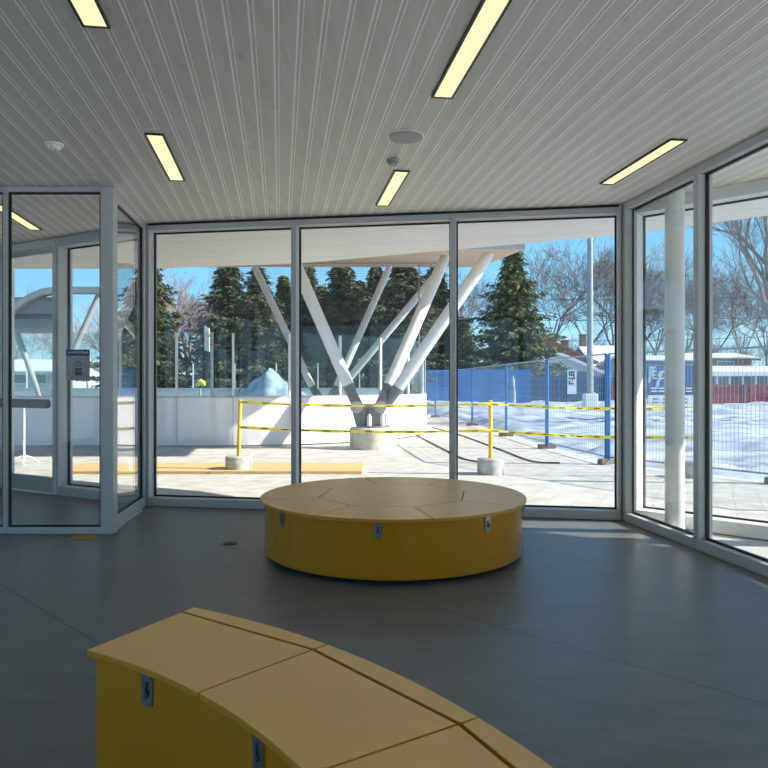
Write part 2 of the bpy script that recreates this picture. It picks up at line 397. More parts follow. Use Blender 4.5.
# planks: profile strips running along the plank direction, ended at the facade line
PD = Vector((-.1486, 1, 0)).normalized(); PE = Vector((PD.y, -PD.x, 0))
def facade_end(e0):           # distance along PD from the line through PE*e0 to the facade
    best = None
    for P, d, L in ((A, DL, 5.3), (A, uw, LW), (B, DR, 3.4)):
        # PE*e0 + PD*t = P + d*s
        det = PD.x*(-d.y)-PD.y*(-d.x)
        rx, ry = P.x-PE.x*e0, P.y-PE.y*e0
        t = (rx*(-d.y)-ry*(-d.x))/det; s_ = (PD.x*ry-PD.y*rx)/det
        if -.02 <= s_ <= L and (best is None or t > best): best = t
    return best
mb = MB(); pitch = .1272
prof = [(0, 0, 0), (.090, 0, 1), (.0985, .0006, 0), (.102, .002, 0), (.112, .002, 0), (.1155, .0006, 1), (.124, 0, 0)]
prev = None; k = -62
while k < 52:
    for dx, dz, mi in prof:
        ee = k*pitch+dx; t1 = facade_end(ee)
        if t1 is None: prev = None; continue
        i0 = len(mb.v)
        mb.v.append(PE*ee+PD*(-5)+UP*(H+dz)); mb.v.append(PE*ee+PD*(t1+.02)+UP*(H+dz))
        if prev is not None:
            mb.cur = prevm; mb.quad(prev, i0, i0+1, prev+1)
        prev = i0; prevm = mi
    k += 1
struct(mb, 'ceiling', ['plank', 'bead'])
glazing(Vector((-7.1, -4.2, 0)), Vector((XR(-4.2), -4.2, 0)), [.1, 2.4, 4.7, 7.0, 9.2, 11.3], (0, -1, 0), label='unseen glass bay added behind the camera to brighten the room')  # back glazing added to bring daylight into the room
mb = MB(); mb.box(XR(-4.2)-.1, 8, -4.4, -4.2, -.1, H+.02); struct(mb, 'wall_back', 'wall')
glazing(Vector((-7.2, -4.2, 0)), Vector((-7.2, 6.5, 0)), [.1, 2.2, 4.3, 6.4, 8.5, 10.6], (-1, 0, 0), label='unseen glass bay added on the left to brighten the room')  # left glazing added, unseen, for more daylight
mb = MB(); mb.box(-7.45, -7.22, 6.5, far_l.y+.1, -.1, H+.02); struct(mb, 'wall_left', 'wall')
s5 = s1+9.52
q = B+DD*(s5+.01); q2 = B+DD*11.7
nr = Vector((1, .1557, 0)).normalized()
mb = MB(); mb.obox((q+q2)/2+nr*.07+UP*H/2, DD, nr, UP, (q2-q).length, .12, H-.01); struct(mb, 'wall_right', 'wall')
glazing(Vector((Rend.x, Rend.y-.02, 0)), Vector((Rend.x, -4.2, 0)), [.0, 1.85, 3.7, 5.55, 7.4, 9.0], (1, 0, 0), label='unseen outer glass bay added on the right to brighten the room')  # outer glazing added out of view to let bounced sunlight in
# roof slab with its soffit
mb = MB()
RP = [(-12, 11.75), (-3.9, 11.72), (-1.38, 11.2), (3.04, 9.08), (4.4, 8.02), (6.5, 6.75), (8.3, 5.6), (8.3, -4.6), (-7.6, -4.6), (-7.6, 8.0), (-12, 9.0)]  # unseen right edge pushed outward to shade the indoor sun patch
mb.prism(RP, H+.022, H+.42)
struct(mb, 'roof_soffit', 'soffit', 'pale overhanging soffit outside the windows')

# ------------------------------------------------------------------ ceiling fittings
LRZ = math.atan(.1486)
def make_lamp():
    r = thing('ceiling_light', (0, 0, 0), None, 'ceiling light', 'recessed ceiling lights')
    w, L, f = .116, 1.2, .014
    mb = MB()
    mb.box(-w/2-f, -w/2, -L/2-f, L/2+f, -.012, .004); mb.box(w/2, w/2+f, -L/2-f, L/2+f, -.012, .004)
    mb.box(-w/2, w/2, -L/2-f, -L/2, -.012, .004); mb.box(-w/2, w/2, L/2, L/2+f, -.012, .004)
    mb.build('trim_ring', 'black', r)
    mb = MB(); mb.box(-w/2, w/2, -L/2, L/2, -.006, .002); mb.build('diffuser', 'lampglow', r)
    return r
lamp = make_lamp()
lamps = [((-1.44, 3.12), 'slim lit ceiling light cut by the top edge at the upper left'),
         ((-1.84, 5.93), 'short slim lit ceiling light above the left window bay, near the white detector'),
         ((.475, 4.04), 'long slim lit ceiling light in front of the round ceiling speaker'),
         ((.072, 6.85), 'small slim lit ceiling light behind the smoke detector, above the middle window'),
         ((2.205, 6.05), 'slim lit ceiling light slanting beside the right glass screen'),
         ((-4.20, 8.02), 'slim lit ceiling light inside the glazed entrance vestibule')]
for i, ((x, y), lb) in enumerate(lamps):
    o = lamp if i == 0 else dup(lamp, (0, 0, 0))
    o.location = (x, y, H-.001); o.rotation_euler = (0, 0, LRZ); o['label'] = lb
r = thing('ceiling_speaker', (.169, 5.38, H), 'round flat grey ceiling speaker between the two central lights', 'speaker')
mb = MB(); mb.lathe([(.11, -.02), (.125, -.018), (.13, -.008), (.13, 0)], (.169, 5.38, H), 40); mb.build('grille', 'grey_plastic', r, True)
mb = MB(); mb.lathe([(.131, -.008), (.139, -.006), (.14, 0)], (.169, 5.38, H), 40); mb.build('rim', 'white_plastic', r, True)
def detector(x, y, label, m, rad):
    r = thing('smoke_detector', (x, y, H), label, 'smoke detector', 'ceiling detectors')
    mb = MB(); mb.lathe([(rad*.97, -.018), (rad, -.012), (rad, 0)], (x, y, H), 28); mb.build('base', m, r, True)
    mb = MB(); mb.lathe([(rad*.35, -.05), (rad*.6, -.046), (rad*.72, -.034), (rad*.72, -.018)], (x, y, H), 28); mb.build('sensor_head', m, r, True)
    mb = MB(); mb.lathe([(.006, -.053), (.006, -.049)], (x+rad*.2, y-rad*.1, H), 10); mb.build('indicator', 'dark_steel', r)
detector(-2.62, 5.56, 'white domed detector on the ceiling at the left', 'white_plastic', .07)
detector(.077, 5.96, 'small grey smoke detector just behind the ceiling speaker', 'grey_plastic', .055)

# ------------------------------------------------------------------ benches
LH = .485; LT = .026
def arc(c, r, a0, a1, n):
    return [(c[0]+r*math.cos(a0+(a1-a0)*i/n), c[1]+r*math.sin(a0+(a1-a0)*i/n)) for i in range(n+1)]
def latch(root, pos, nrm, lab=None):
    nrm = Vector(nrm).normalized(); u = UP.cross(nrm); w, h, t = .056, .115, .007
    ztop = LH-LT-.004
    mb = MB(); pts = []
    base = Vector((pos[0], pos[1], ztop))+nrm*.001
    rr = .014
    out = [(-w/2, 0), (w/2, 0)]
    for a in range(0, 91, 30): out.append((w/2-rr+rr*math.cos(math.radians(a)), -h+rr-rr*math.sin(math.radians(a))))
    for a in range(90, 181, 30): out.append((-w/2+rr+rr*math.cos(math.radians(a)), -h+rr-rr*math.sin(math.radians(a))))
    mb.sheet([base+u*x+UP*z for x, z in out], nrm*t)
    mb.obox(base+nrm*.008-UP*.012, u, nrm, UP, w, .006, .018)
    lt = mb.build('latch', 'steel', root, bevel=.001)
    mb = MB(); mb.obox(base+nrm*(t+.001)-UP*.045, u, nrm, UP, .011, .003, .03)
    mb.tube(base+nrm*(t)-UP*.068, base+nrm*(t+.003)-UP*.068, .013, None, 14)
    mb.build('keyhole', 'dark_steel', lt)
    mb = MB(); mb.tube(base+nrm*t-UP*.07+u*.004, base+nrm*(t+.012)-UP*.07+u*.004, .005, .005, 10)
    mb.obox(base+nrm*(t+.012)-UP*.068+u*.005, u, nrm, UP, .006, .008, .03)
    mb.build('turn_knob', 'steel', lt, bevel=.001)
# round bench
rc = Vector((.08, 6.13, 0)); R0 = 1.145; RS = 1.112
rb = thing('round_bench', rc, 'round yellow storage bench with eight wedge lids in front of the middle window', 'bench')
mb = MB(); mb.lathe([(RS-.10, 0), (RS-.10, .05)], rc, 96); mb.build('plinth', 'plinth', rb, True)
mb = MB(); mb.lathe([(RS-.004, .04), (RS, .044), (RS, LH-LT)], rc, 128); mb.build('body', 'yellow', rb, True)
OFF = math.radians(14); g = .0022; RO = .66
octv = [(rc.x+RO*math.cos(OFF+i*PI/4), rc.y+RO*math.sin(OFF+i*PI/4)) for i in range(8)]
gap = .0075
mb = MB(); mb.prism([(rc.x+(RO-gap)*math.cos(OFF+i*PI/4), rc.y+(RO-gap)*math.sin(OFF+i*PI/4)) for i in range(8)], LH-LT+.001, LH, 1)
mb.build('centre_panel', ['lid', 'lid_edge'], rb, bevel=.003)
for i in range(8):
    a0 = OFF+i*PI/4; a1 = a0+PI/4
    da = gap/2/R0; db = gap/2/RO
    pts = arc(rc, R0, a0+da, a1-da, 14)
    pts += [(rc.x+RO*math.cos(a1-db), rc.y+RO*math.sin(a1-db)), (rc.x+RO*math.cos(a0+db), rc.y+RO*math.sin(a0+db))]
    mb = MB(); mb.prism(pts, LH-LT+.001, LH, 1); mb.build('lid', ['lid', 'lid_edge'], rb, bevel=.003)
    am = a0+PI/8+math.radians(2.2)
    latch(rb, (rc.x+RS*math.cos(am), rc.y+RS*math.sin(am)), (math.cos(am), math.sin(am), 0))
# curved bench
cc = Vector((-2.2, .42, 0)); RI = 2.40; RX = 2.95; RM = 2.88; seg = math.radians(14.55); A0 = math.radians(62.15); NS = 4
cb = thing('curved_bench', cc+Vector((1.6, 1.9, 0)), 'curved yellow storage bench with sheen-paled lids in the foreground', 'bench')
A1 = A0-seg*NS
mb = MB()
lip = .03
pin = arc(cc, RI+lip, A0-.006, A1+.006, 40); pout = arc(cc, RX-lip, A1+.006, A0-.006, 40)
mb.prism(pin+pout, .05, LH-LT); mb.build('body', 'yellow', cb)
mb = MB(); mb.prism(arc(cc, RI+.12, A0-.04, A1+.04, 40)+arc(cc, RX-.12, A1+.04, A0-.04, 40), 0, .05); mb.build('plinth', 'plinth', cb)
for i in range(NS):
    b0 = A0-seg*i; b1 = b0-seg; da = gap/2/2.6
    s0 = b0-(da if i else 0); s1_ = b1+da
    v0 = (cc.x+(RM-gap)*math.cos(s0), cc.y+(RM-gap)*math.sin(s0)); v1 = (cc.x+(RM-gap)*math.cos(s1_), cc.y+(RM-gap)*math.sin(s1_))
    mb = MB(); mb.prism(arc(cc, RI, s0, s1_, 14)+[v1, v0], LH-LT+.001, LH, 1); mb.build('lid', ['lid', 'lid_edge'], cb, bevel=.003)
    w0 = (cc.x+(RM+gap)*math.cos(s0), cc.y+(RM+gap)*math.sin(s0)); w1 = (cc.x+(RM+gap)*math.cos(s1_), cc.y+(RM+gap)*math.sin(s1_))
    mb = MB(); mb.prism(arc(cc, RX, s0, s1_-da*.6, 14)+[w1, w0], LH-LT+.001, LH, 1); mb.build('rear_strip', ['lid', 'lid_edge'], cb, bevel=.003)
    am = (b0+b1)/2+math.radians(.3)
    latch(cb, (cc.x+(RI+lip)*math.cos(am), cc.y+(RI+lip)*math.sin(am)), (-math.cos(am), -math.sin(am), 0))

# small floor items
fo = Vector((-1.40, 6.36, 0))
r = thing('floor_outlet', fo, 'small round brass floor outlet cover on the grey floor', 'floor outlet')
mb = MB(); mb.lathe([(.068, 0), (.068, .004), (.06, .007), (.05, .007), (.05, .004)], fo, 28); mb.build('ring', 'brass', r, True)
mb = MB(); mb.lathe([(.047, .002), (.047, .008), (.04, .01)], fo, 28); mb.build('cover', 'dark_steel', r, True)
mb = MB(); mb.obox(fo+UP*.012, (1, 0, 0), (0, 1, 0), UP, .05, .012, .004); mb.build('finger_slot', 'brass', r)
mb = MB(); mb.box(-2.95, -2.72, 6.52, 6.72, 0.0005, .003)
tag(mb.build('floor_tape', 'tape_yellow', at0=(-2.83, 6.6, 0)), 'worn yellow tape patch on the floor at the foot of the vestibule glass', 'tape')
pn = Cn+us*.45+Vector((.06, 0, 0)); pm = Cn+us*1.15+Vector((.06, 0, 0))
r = thing('door_track', Cn+us*.8+Vector((.06, 0, 0)), 'low aluminium floor strip beside the narrow vestibule side glass', 'floor strip')
nS = Vector((us.y, -us.x, 0))
mb = MB(); mb.obox(Cn+us*.66+nS*.025+UP*.012, us, nS, UP, 1.1, .045, .02); mb.build('strip', 'alu', r, bevel=.003)
for k in range(4):
    mb = MB(); mb.tube(Cn+us*(.25+.28*k)+nS*.028+UP*.022, Cn+us*(.25+.28*k)+nS*.028+UP*.0245, .008, None, 10)
    mb.build('screw', 'dark_steel', r)
# poster on the vestibule glass
py_ = Cn.y+.08*.45-.0085
p0 = at(66.2, 380.5, py_); p1 = at(89.8, 349.5, py_); W = p1.x-p0.x; HH = p1.z-p0.z
r = thing('poster', (p0.x+W/2, py_, p0.z), 'small notice with a blue header stuck on the vestibule glass', 'poster')
mb = MB(); mb.box(p0.x, p1.x, py_-.001, py_+.001, p0.z, p1.z); mb.build('sheet', 'poster_grey', r)
mb = MB(); mb.box(p0.x, p1.x, py_-.002, py_-.0011, p1.z-HH*.2, p1.z); hd = mb.build('header', 'poster_blue', r)
mb = MB(); random.seed(3)
x = p0.x+W*.08
while x < p1.x-W*.1:
    w_ = W*random.uniform(.02, .05)
    mb.box(x, x+w_, py_-.003, py_-.0021, p1.z-HH*.13+random.uniform(-.006, .004), p1.z-HH*.06+random.uniform(-.006, .006)); x += w_+W*.025
mb.build('lettering', 'poster_pale', hd)
mb = MB()
for k, rad in enumerate((.52, .62, .78, .9)):
    pts = []
    c0 = Vector((p0.x+W*.5, py_-.0015, p0.z-HH*.12))
    N = 16
    for j in range(N):
        t0 = PI*(.5-.3)+PI*.6*j/N; t1 = PI*(.5-.3)+PI*.6*(j+1)/N
        a = c0+Vector((math.cos(t0)*W*.62*rad*1.2, 0, math.sin(t0)*HH*rad)); b = c0+Vector((math.cos(t1)*W*.62*rad*1.2, 0, math.sin(t1)*HH*rad))
        if min(a.x, b.x) < p0.x+.003 or max(a.x, b.x) > p1.x-.003: continue
        mb.sheet([a, b, b+UP*.006, a+UP*.006], (0, -.001, 0))
mb.build('arch_artwork', 'poster_pale', r)
mb = MB(); mb.box(p0.x+W*.38, p0.x+W*.66, py_-.003, py_-.0015, p0.z+HH*.17, p0.z+HH*.29); mb.box(p0.x+W*.38, p0.x+W*.66, py_-.003, py_-.0015, p0.z+HH*.32, p0.z+HH*.4)
mb.box(p0.x+W*.3, p0.x+W*.72, py_-.003, py_-.0015, p0.z+HH*.485, p0.z+HH*.505); mb.box(p0.x+W*.38, p0.x+W*.62, py_-.003, py_-.0015, p0.z+HH*.61, p0.z+HH*.625)
mb.build('text_block', 'poster_dark', r)
# lock on the vestibule mullion
r = thing('steel_column', (2.845, 6.85, 0), 'white round column standing in the right vestibule', 'column')
mb = MB(); mb.lathe([(.092, .02), (.092, H-.02)], (2.845, 6.85, 0), 32); mb.build('shaft', 'alu_white', r, True)
mb = MB(); mb.lathe([(.12, 0), (.12, .02)], (2.845, 6.85, 0), 32); mb.build('base_plate', 'alu', r, True)
mb = MB(); mb.lathe([(.11, H-.02), (.11, H-.003)], (2.845, 6.85, 0), 32); mb.build('top_plate', 'alu', r, True)

# ================================================================== OUTSIDE
fence = [Vector(p) for p in ((1.2, 36.6, 0), (2.25, 30.6, 0), (3.10, 24.6, 0), (3.42, 19.6, 0), (3.69, 15.86, 0), (4.07, 12.77, 0), (5.75, 10.29, 0), (7.4, 7.8, 0))]
def fence_x(y):
    for a, b in zip(fence, fence[1:]):
        if b.y <= y <= a.y: return a.x+(b.x-a.x)*(a.y-y)/(a.y-b.y)
    return fence[0].x if y > fence[0].y else fence[-1].x+ (fence[-1].y-y)*.66
# paving
mb = MB()
pts = [(-20, 36.6)]+[(p.x+.25, p.y) for p in fence]+[(12, 4), (12, 2), (-6.8, 2), (-20, 8)]  # paving cut short behind the building so snow bounces light indoors
mb.prism(pts, -.3, -.012)
struct(mb, 'paving', 'paving', 'pale sunlit stone paving outside the windows')
# snow ground
mb = MB(); random.seed(5)
xs = [-60+i*4 for i in range(15)]+[i*.22 for i in range(0, 110)]+[24.2+i*1.2 for i in range(40)]
ys = [4+i*.3 for i in range(120)]+[40+i*2 for i in range(40)]
def snow_z(x, y):
    d = x-fence_x(y)-.3
    amp = max(0, min(1, d/.5)) if y < 36.6 else 1
    if amp <= 0: return -.05
    tr = noise.noise(Vector((x*.3+y*.05, y*.8, 0)))*.16+noise.noise(Vector((x*1.2, y*1.6, 4)))*.12+noise.noise(Vector((x*3, y*3, 9)))*.06
    bank = .34*max(0, min(1, (y-28)/12)) if x > 0 else 0.1
    ridge = .22*math.exp(-((d-.8)/.5)**2)*max(0, noise.noise(Vector((x*.9, y*.5, 2)))+.25)
    return -.05*(1-amp)+amp*(.0+tr+bank+ridge)
for y in ys:
    for x in xs: mb.v.append(Vector((x, y, snow_z(x, y))))
nx = len(xs)
for j in range(len(ys)-1):
    for i in range(nx-1): mb.quad(j*nx+i, j*nx+i+1, (j+1)*nx+i+1, (j+1)*nx+i)
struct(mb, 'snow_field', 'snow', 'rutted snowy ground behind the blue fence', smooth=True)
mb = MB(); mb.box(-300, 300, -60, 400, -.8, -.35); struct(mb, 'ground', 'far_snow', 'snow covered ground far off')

# canopy roof over the rink
def cz(y): return 4.35+(y-15.5)*.15
mb = MB()
cp = [(-16, 13.5), (2.72, 13.5), (4.66, 34), (-16, 34)]
mb.cur = 0
n0 = len(mb.v)
for x, y in cp: mb.v.append(Vector((x, y, cz(y))))
for x, y in cp: mb.v.append(Vector((x, y, cz(y)+.15)))
mb.quad(3, 2, 1, 0); mb.cur = 1; mb.quad(4, 5, 6, 7)
for i in range(4): mb.quad(i, (i+1) % 4, 4+(i+1) % 4, 4+i)
struct(mb, 'rink_roof', ['wood_soffit', 'shelter_pale'], 'canopy roof over the rink with pale wood underside')

# V shaped strut columns
def strut_column(base, pier_r, pier_h, tops, rad, label, hinge=True):
    r = thing('strut_column', base, label, 'support column', 'V-shaped roof supports')
    mb = MB(); mb.lathe([(pier_r, -.02), (pier_r, pier_h-.03), (pier_r-.03, pier_h)], base, 40); mb.build('concrete_pier', 'pier', r, True)
    c = Vector(base)+UP*pier_h+Vector((-.1 if hinge else 0, 0, 0))
    mb = MB()
    mb.lathe([(pier_r*.72, 0), (pier_r*.72, .04)], Vector(base)+UP*pier_h, 32); mb.build('base_plate', 'bracket', r, True)
    mb = MB(); k = pier_r/.53
    for yo in (-.16*k, .16*k):
        pts = [(-.34, .04), (.34, .04), (.47, .5), (.5, .78), (.36, .86), (.16, .52), (-.16, .52), (-.36, .86), (-.5, .78), (-.47, .5)]
        mb.sheet([c+Vector((x*k*.84, yo-.02, z*k)) for x, z in pts], (0, .04, 0))
    mb.sheet([c+Vector((x*k, y*k, z*k)) for x, y, z in ((-.03, -.25, .04), (-.03, .25, .04), (-.03, .12, .45), (-.03, -.12, .45))], (.06, 0, 0))
    mb.build('bracket', 'bracket', r, bevel=.008)
    mb = MB()
    for sx in (-.27, .27):
        mb.tube(c+Vector((sx*k, -.225*k, .46*k)), c+Vector((sx*k, .225*k, .46*k)), .14*k, None, 20)
        mb.tube(c+Vector((sx*k, -.265*k, .46*k)), c+Vector((sx*k, .265*k, .46*k)), .06*k, None, 12)
    mb.build('pin', 'boss', r, True)
    for j in range(6):
        t = j*PI/3+.26; q = Vector(base)+UP*pier_h+Vector((math.cos(t)*pier_r*.58, math.sin(t)*pier_r*.58, .04))
        mb = MB(); mb.lathe([(.055*k, 0), (.055*k, .22*k), (.03*k, .22*k), (.03*k, .27*k)], q, 12); mb.build('anchor_bolt', 'strut', r, True)
    for sx, yo, tp in tops:
        a = c+Vector((sx*k, yo*k, .5*k)); tp = Vector(tp); d = (tp-a).normalized()
        mb = MB(); a2 = a+d*.5*k
        mb.path([a, a2], [rad*.8, rad*.98], 20)
        s_ = mb.build('strut_foot', 'bracket', r, True)
        L = (tp-a2).length
        mb = MB(); mb.path([a2, a2+d*.1, tp-d*.35, tp], [rad, rad, rad, rad*.75], 24)
        s_ = mb.build('strut', 'strut', r, True)
        mb = MB()
        for f in (.18, .8): mb.path([a2+d*L*f, a2+d*(L*f+.05)], rad*1.04, 24)
        mb.build('collar', 'strut', s_, True)
Yp = 15.95
t1 = at(291, 254, Yp); t1.z = cz(Yp)
strut_column((gx(373, Yp), Yp, 0), .53, .47, [(-.27, 0, t1), (.27, .03, (gx(446, 17.0), 17.0, cz(17.0))), (.40, -.03, (gx(490, 15.3), 15.3, cz(15.3)))], .137, 'big silver V-shaped column on a round concrete pier outside the middle window')
Y2 = 30
strut_column((gx(327, Y2), Y2, 0), .5, .45, [(-.36, 0, (gx(254, Y2), Y2, cz(Y2))), (.34, .05, (gx(390, 31), 31, cz(31))), (.44, -.05, (gx(444, 29), 29, cz(29)))], .15, 'grey V-shaped column standing beyond the rink glass')

# rink boards ------------------------------------------------------
def rink_point(s):
    if s < 10.08: return Vector((-14.08+s, 16.3, 0)), Vector((1, 0, 0))
    s -= 10.08; R = 5.3; L = R*PI/2
    if s < L:
        t = -PI/2+s/R; return Vector((-4+R*math.cos(t), 21.6+R*math.sin(t), 0)), Vector((-math.sin(t), math.cos(t), 0))
    s -= L; return Vector((1.3, 21.6+s, 0)), Vector((0, 1, 0))
rk = thing('rink_boards', (-6, 16.3, 0), 'white rink boards with clear shields curving behind the V-shaped column', 'rink boards')
stp = 1.32; n = int((10+5.3*PI/2+12)/stp)
for i in range(n):
    s0 = i*stp; mb = MB(); sub = 4
    inner = []; outer = []
    for j in range(sub+1):
        p, d = rink_point(s0+.006+(stp-.012)*j/sub); nn = Vector((d.y, -d.x, 0))
        outer.append((p.x, p.y)); inner.append((p.x-nn.x*.09, p.y-nn.y*.09))
    mb.prism(outer+inner[::-1], .02, 1.13); pnl = mb.build('board_panel', 'board', rk)
    mb = MB(); mb.prism([(a[0]+0, a[1]-.0) for a in outer]+inner[::-1], 1.131, 1.17); mb.build('top_rail', 'board_rail', rk)
    # shield pane and post
    po = []; pi = []
    for j in range(sub+1):
        p, d = rink_point(s0+.03+(stp-.06)*j/sub); nn = Vector((d.y, -d.x, 0))
        po.append((p.x-nn.x*.04, p.y-nn.y*.04)); pi.append((p.x-nn.x*.052, p.y-nn.y*.052))
    mb = MB(); mb.prism(po+pi[::-1], 1.172, 2.66); mb.build('shield_pane', 'shield', rk)
    p, d = rink_point(s0+.30 if False else s0); nn = Vector((d.y, -d.x, 0)); p = p-nn*.045
    mb = MB(); mb.obox(p+UP*1.9, d, nn, UP, .05, .07, 1.48); mb.build('shield_post', 'post_white', rk)
far = thing('rink_boards', (-12, 42, 0), 'distant rink boards, shade painted grey, on the far side of the rink', 'rink boards')
mb = MB(); mb.box(-34, 1.2, 42, 42.1, -.1, 1.17); mb.build('board_panel', 'board_rail', far)  # shade on the boards put in as grey colour
mb = MB(); mb.box(-34, 1.2, 41.98, 42.12, 1.17, 1.21); mb.build('top_rail', 'board_rail', far)
for i in range(15):
    mb = MB(); x = -34+i*2.5; mb.box(x, x+.06, 42.02, 42.08, 1.21, 2.7); mb.build('shield_post', 'post_white', far)
# netting above the shields: wires
mb = MB()
nA = Vector((-6.0, 24, 0)); zz0, zz1 = 2.8, 5.6
for i in range(0, 93):
    x = -6+i*.085; mb.obox((x, 24, (zz0+zz1)/2), (1, 0, 0), (0, 1, 0), UP, .005, .005, zz1-zz0)
for i in range(0, 33):
    z = zz0+i*.087; mb.obox((-2.05, 24, z), (1, 0, 0), (0, 1, 0), UP, 7.9, .005, .005)
nt_ = thing('safety_net', (-2, 24, 2.8), 'fine dark safety netting hung above the rink shields', 'net')
mb.build('mesh', 'wire_orange', nt_)
mb = MB(); mb.tube((-6.05, 24, zz1), (1.95, 24, zz1), .012); mb.tube((1.2, 24, 0), (1.2, 24, zz1), .02); mb.build('support_pole', 'pole_grey', nt_)

# plywood sheets
for k, (x0, x1, lb) in enumerate(((-5.35, -2.86, 'plywood sheet lying on the paving, the left one, behind the left yellow post'), (-2.85, -.36, 'plywood sheet lying on the paving, the right one, between left post and concrete pier'))):
    mb = MB(); mb.box(x0, x1, 11.35, 12.6, -.011, .035); o = mb.build('plywood_sheet', 'plywood', at0=((x0+x1)/2, 12.1, 0))
    tag(o, lb, 'plywood', 'plywood sheets on the paving')
# bollards with caution tape
def bollard(x, y, label, r=.215, h=.245, lean=0):
    b = thing('post_base', (x, y, -.012), label, 'barrier post', 'yellow barrier posts')
    mb = MB(); mb.lathe([(r*.98, -.012), (r, .0), (r, h-.015), (r-.015, h)], (x, y, 0), 32); mb.build('concrete_base', 'concrete', b, True)
    mb = MB(); mb.tube((x, y, h-.01), (x+lean, y, 1.16), .032, None, 14); mb.build('pole', 'pole_yellow', b, True)
    mb = MB(); mb.lathe([(.034, 0), (.034, .02), (.02, .03)], (x+lean, y, 1.155), 14); mb.build('cap', 'pole_yellow', b, True)
    b.name = 'barrier_post'
Yb = 11.75; bx1 = gx(238.5, 11.72); bx2 = gx(490.5, 11.38); bx3 = gx(696, 11.0)
bollard(bx1, 11.72, 'yellow barrier post in a round concrete base beyond the left window', lean=.03)
bollard(bx2, 11.38, 'yellow barrier post in a round concrete base beyond the right end of the round bench')
bollard(bx3, 11.0, 'yellow barrier post partly hidden behind the right glass screen')
def tape(pts, label):
    t = thing('caution_tape', pts[0], label, 'caution tape', 'yellow caution tapes')
    mb = MB(); ik = MB()
    N = 24; prev = None; last = None
    P = []
    for a, b in zip(pts, pts[1:]):
        a = Vector(a); b = Vector(b)
        for j in range(N): 
            f = j/N; P.append(a.lerp(b, f)-UP*(.05*4*f*(1-f)))
    P.append(Vector(pts[-1]))
    for i, (a, b) in enumerate(zip(P, P[1:])):
        h = .026*(.8+.25*math.sin(i*.9)); h2 = .026*(.8+.25*math.sin((i+1)*.9))
        tw = Vector((0, .012*math.sin(i*.7), 0)); tw2 = Vector((0, .012*math.sin((i+1)*.7), 0))
        mb.sheet([a-UP*h+tw, b-UP*h2+tw2, b+UP*h2-tw2, a+UP*h-tw], (0, .002, 0))
        if i % 2 == 0:
            m0 = a.lerp(b, .2); m1 = a.lerp(b, .85)
            ik.sheet([m0-UP*.006, m1-UP*.006, m1+UP*.006, m0+UP*.006], (0, -.014, 0))
    mb.build('ribbon', 'tape', t); ik.build('printed_marks', 'tape_ink', t)
e1 = Vector((bx1+.03, 11.67, 1.15)); e2 = Vector((bx2, 11.335, 1.13)); e3 = Vector((bx3, 10.955, 1.09))
tape([e1, e2, e3], 'upper yellow caution tape strung between the barrier posts')
tape([(bx1+.015, 11.67, .73), (bx2, 11.335, .70), (bx3, 10.955, .62)], 'lower yellow caution tape strung between the barrier posts')
# cables on paving
def cable(pts, label, rad=.014):
    P = []
    pts = [Vector(p) for p in pts]
    for i in range(len(pts)-1):
        p0, p1, p2, p3 = pts[max(i-1, 0)], pts[i], pts[i+1], pts[min(i+2, len(pts)-1)]
        for j in range(8):
            t = j/8; P.append(.5*((2*p1)+(p2-p0)*t+(2*p0-5*p1+4*p2-p3)*t*t+(3*p1-p0-3*p2+p3)*t**3))
    P.append(pts[-1]); mb = MB(); mb.path(P, rad, 6)
    tag(mb.build('power_cable', 'cable', at0=pts[0]), label, 'cable', 'cables on the paving')
def gp(px, py): 
    Y = F*EYE/(py-384); return Vector((gx(px, Y), Y, .004))
cable([gp(432, 427.5), gp(457, 434), gp(500, 449.5), gp(531, 461), gp(560, 463)], 'black cable running on the paving from the rink corner to below the barrier post')
cable([gp(424, 428), gp(414, 432.5), gp(420, 437), gp(449, 452), gp(464, 459), gp(480, 462)], 'black cable on the paving passing behind the middle mullion to the concrete base')

# temporary fence panels
def fence_panel(P, Q, label, dens=.075):
    r = thing('fence_panel', P, label, 'fence panel', 'temporary fence panels')
    u = (Q-P).normalized(); n = Vector((-u.y, u.x, 0)); L = (Q-P).length
    a = P+u*.04; b = Q-u*.04; z0, z1 = .12, 2.0
    mb = MB()
    mb.tube(a+UP*0, a+UP*z1, .029, None, 10); mb.tube(b+UP*0, b+UP*z1, .029, None, 10)
    mb.build('post', 'fence_blue', r, True)
    for zz in (z0, z1):
        mb = MB(); mb.tube(a+UP*zz, b+UP*zz, .015, None, 8); mb.build('rail', 'wire', r, True)
    mb = MB(); k = int((L-.08)/dens)
    for i in range(1, k): mb.obox(a+u*(i*dens)+UP*(z0+z1)/2, u, n, UP, .0045, .0045, z1-z0)
    for i in range(1, 13): mb.obox((a+b)/2+UP*(z0+i*.145), u, n, UP, L-.08, .0045, .0045)
    mb.build('wire_mesh', 'wire', r)
    mb = MB(); mb.obox(P+UP*.04, u, n, UP, .12, .4, .1); mb.build('foot', 'brick', r, bevel=.01)
names = ['farthest', 'second farthest', 'third', 'fourth, beyond the yellow post', 'nearest to the right corner', 'right, seen through the right screen', 'outermost right']
labs = ['blue mesh fence panel at the far end beside the rink corner', 'blue mesh fence panel second from the far end of the row', 'blue mesh fence panel behind the middle mullion and yellow post',
        'blue mesh fence panel just right of the yellow post', 'blue mesh fence panel at the right side of the right window', 'wire mesh fence panel seen through the right glass screen', 'wire mesh fence panel at the right edge of the photo']
for i in range(7): fence_panel(fence[i], fence[i+1], labs[i], .09 if i < 5 else .065)

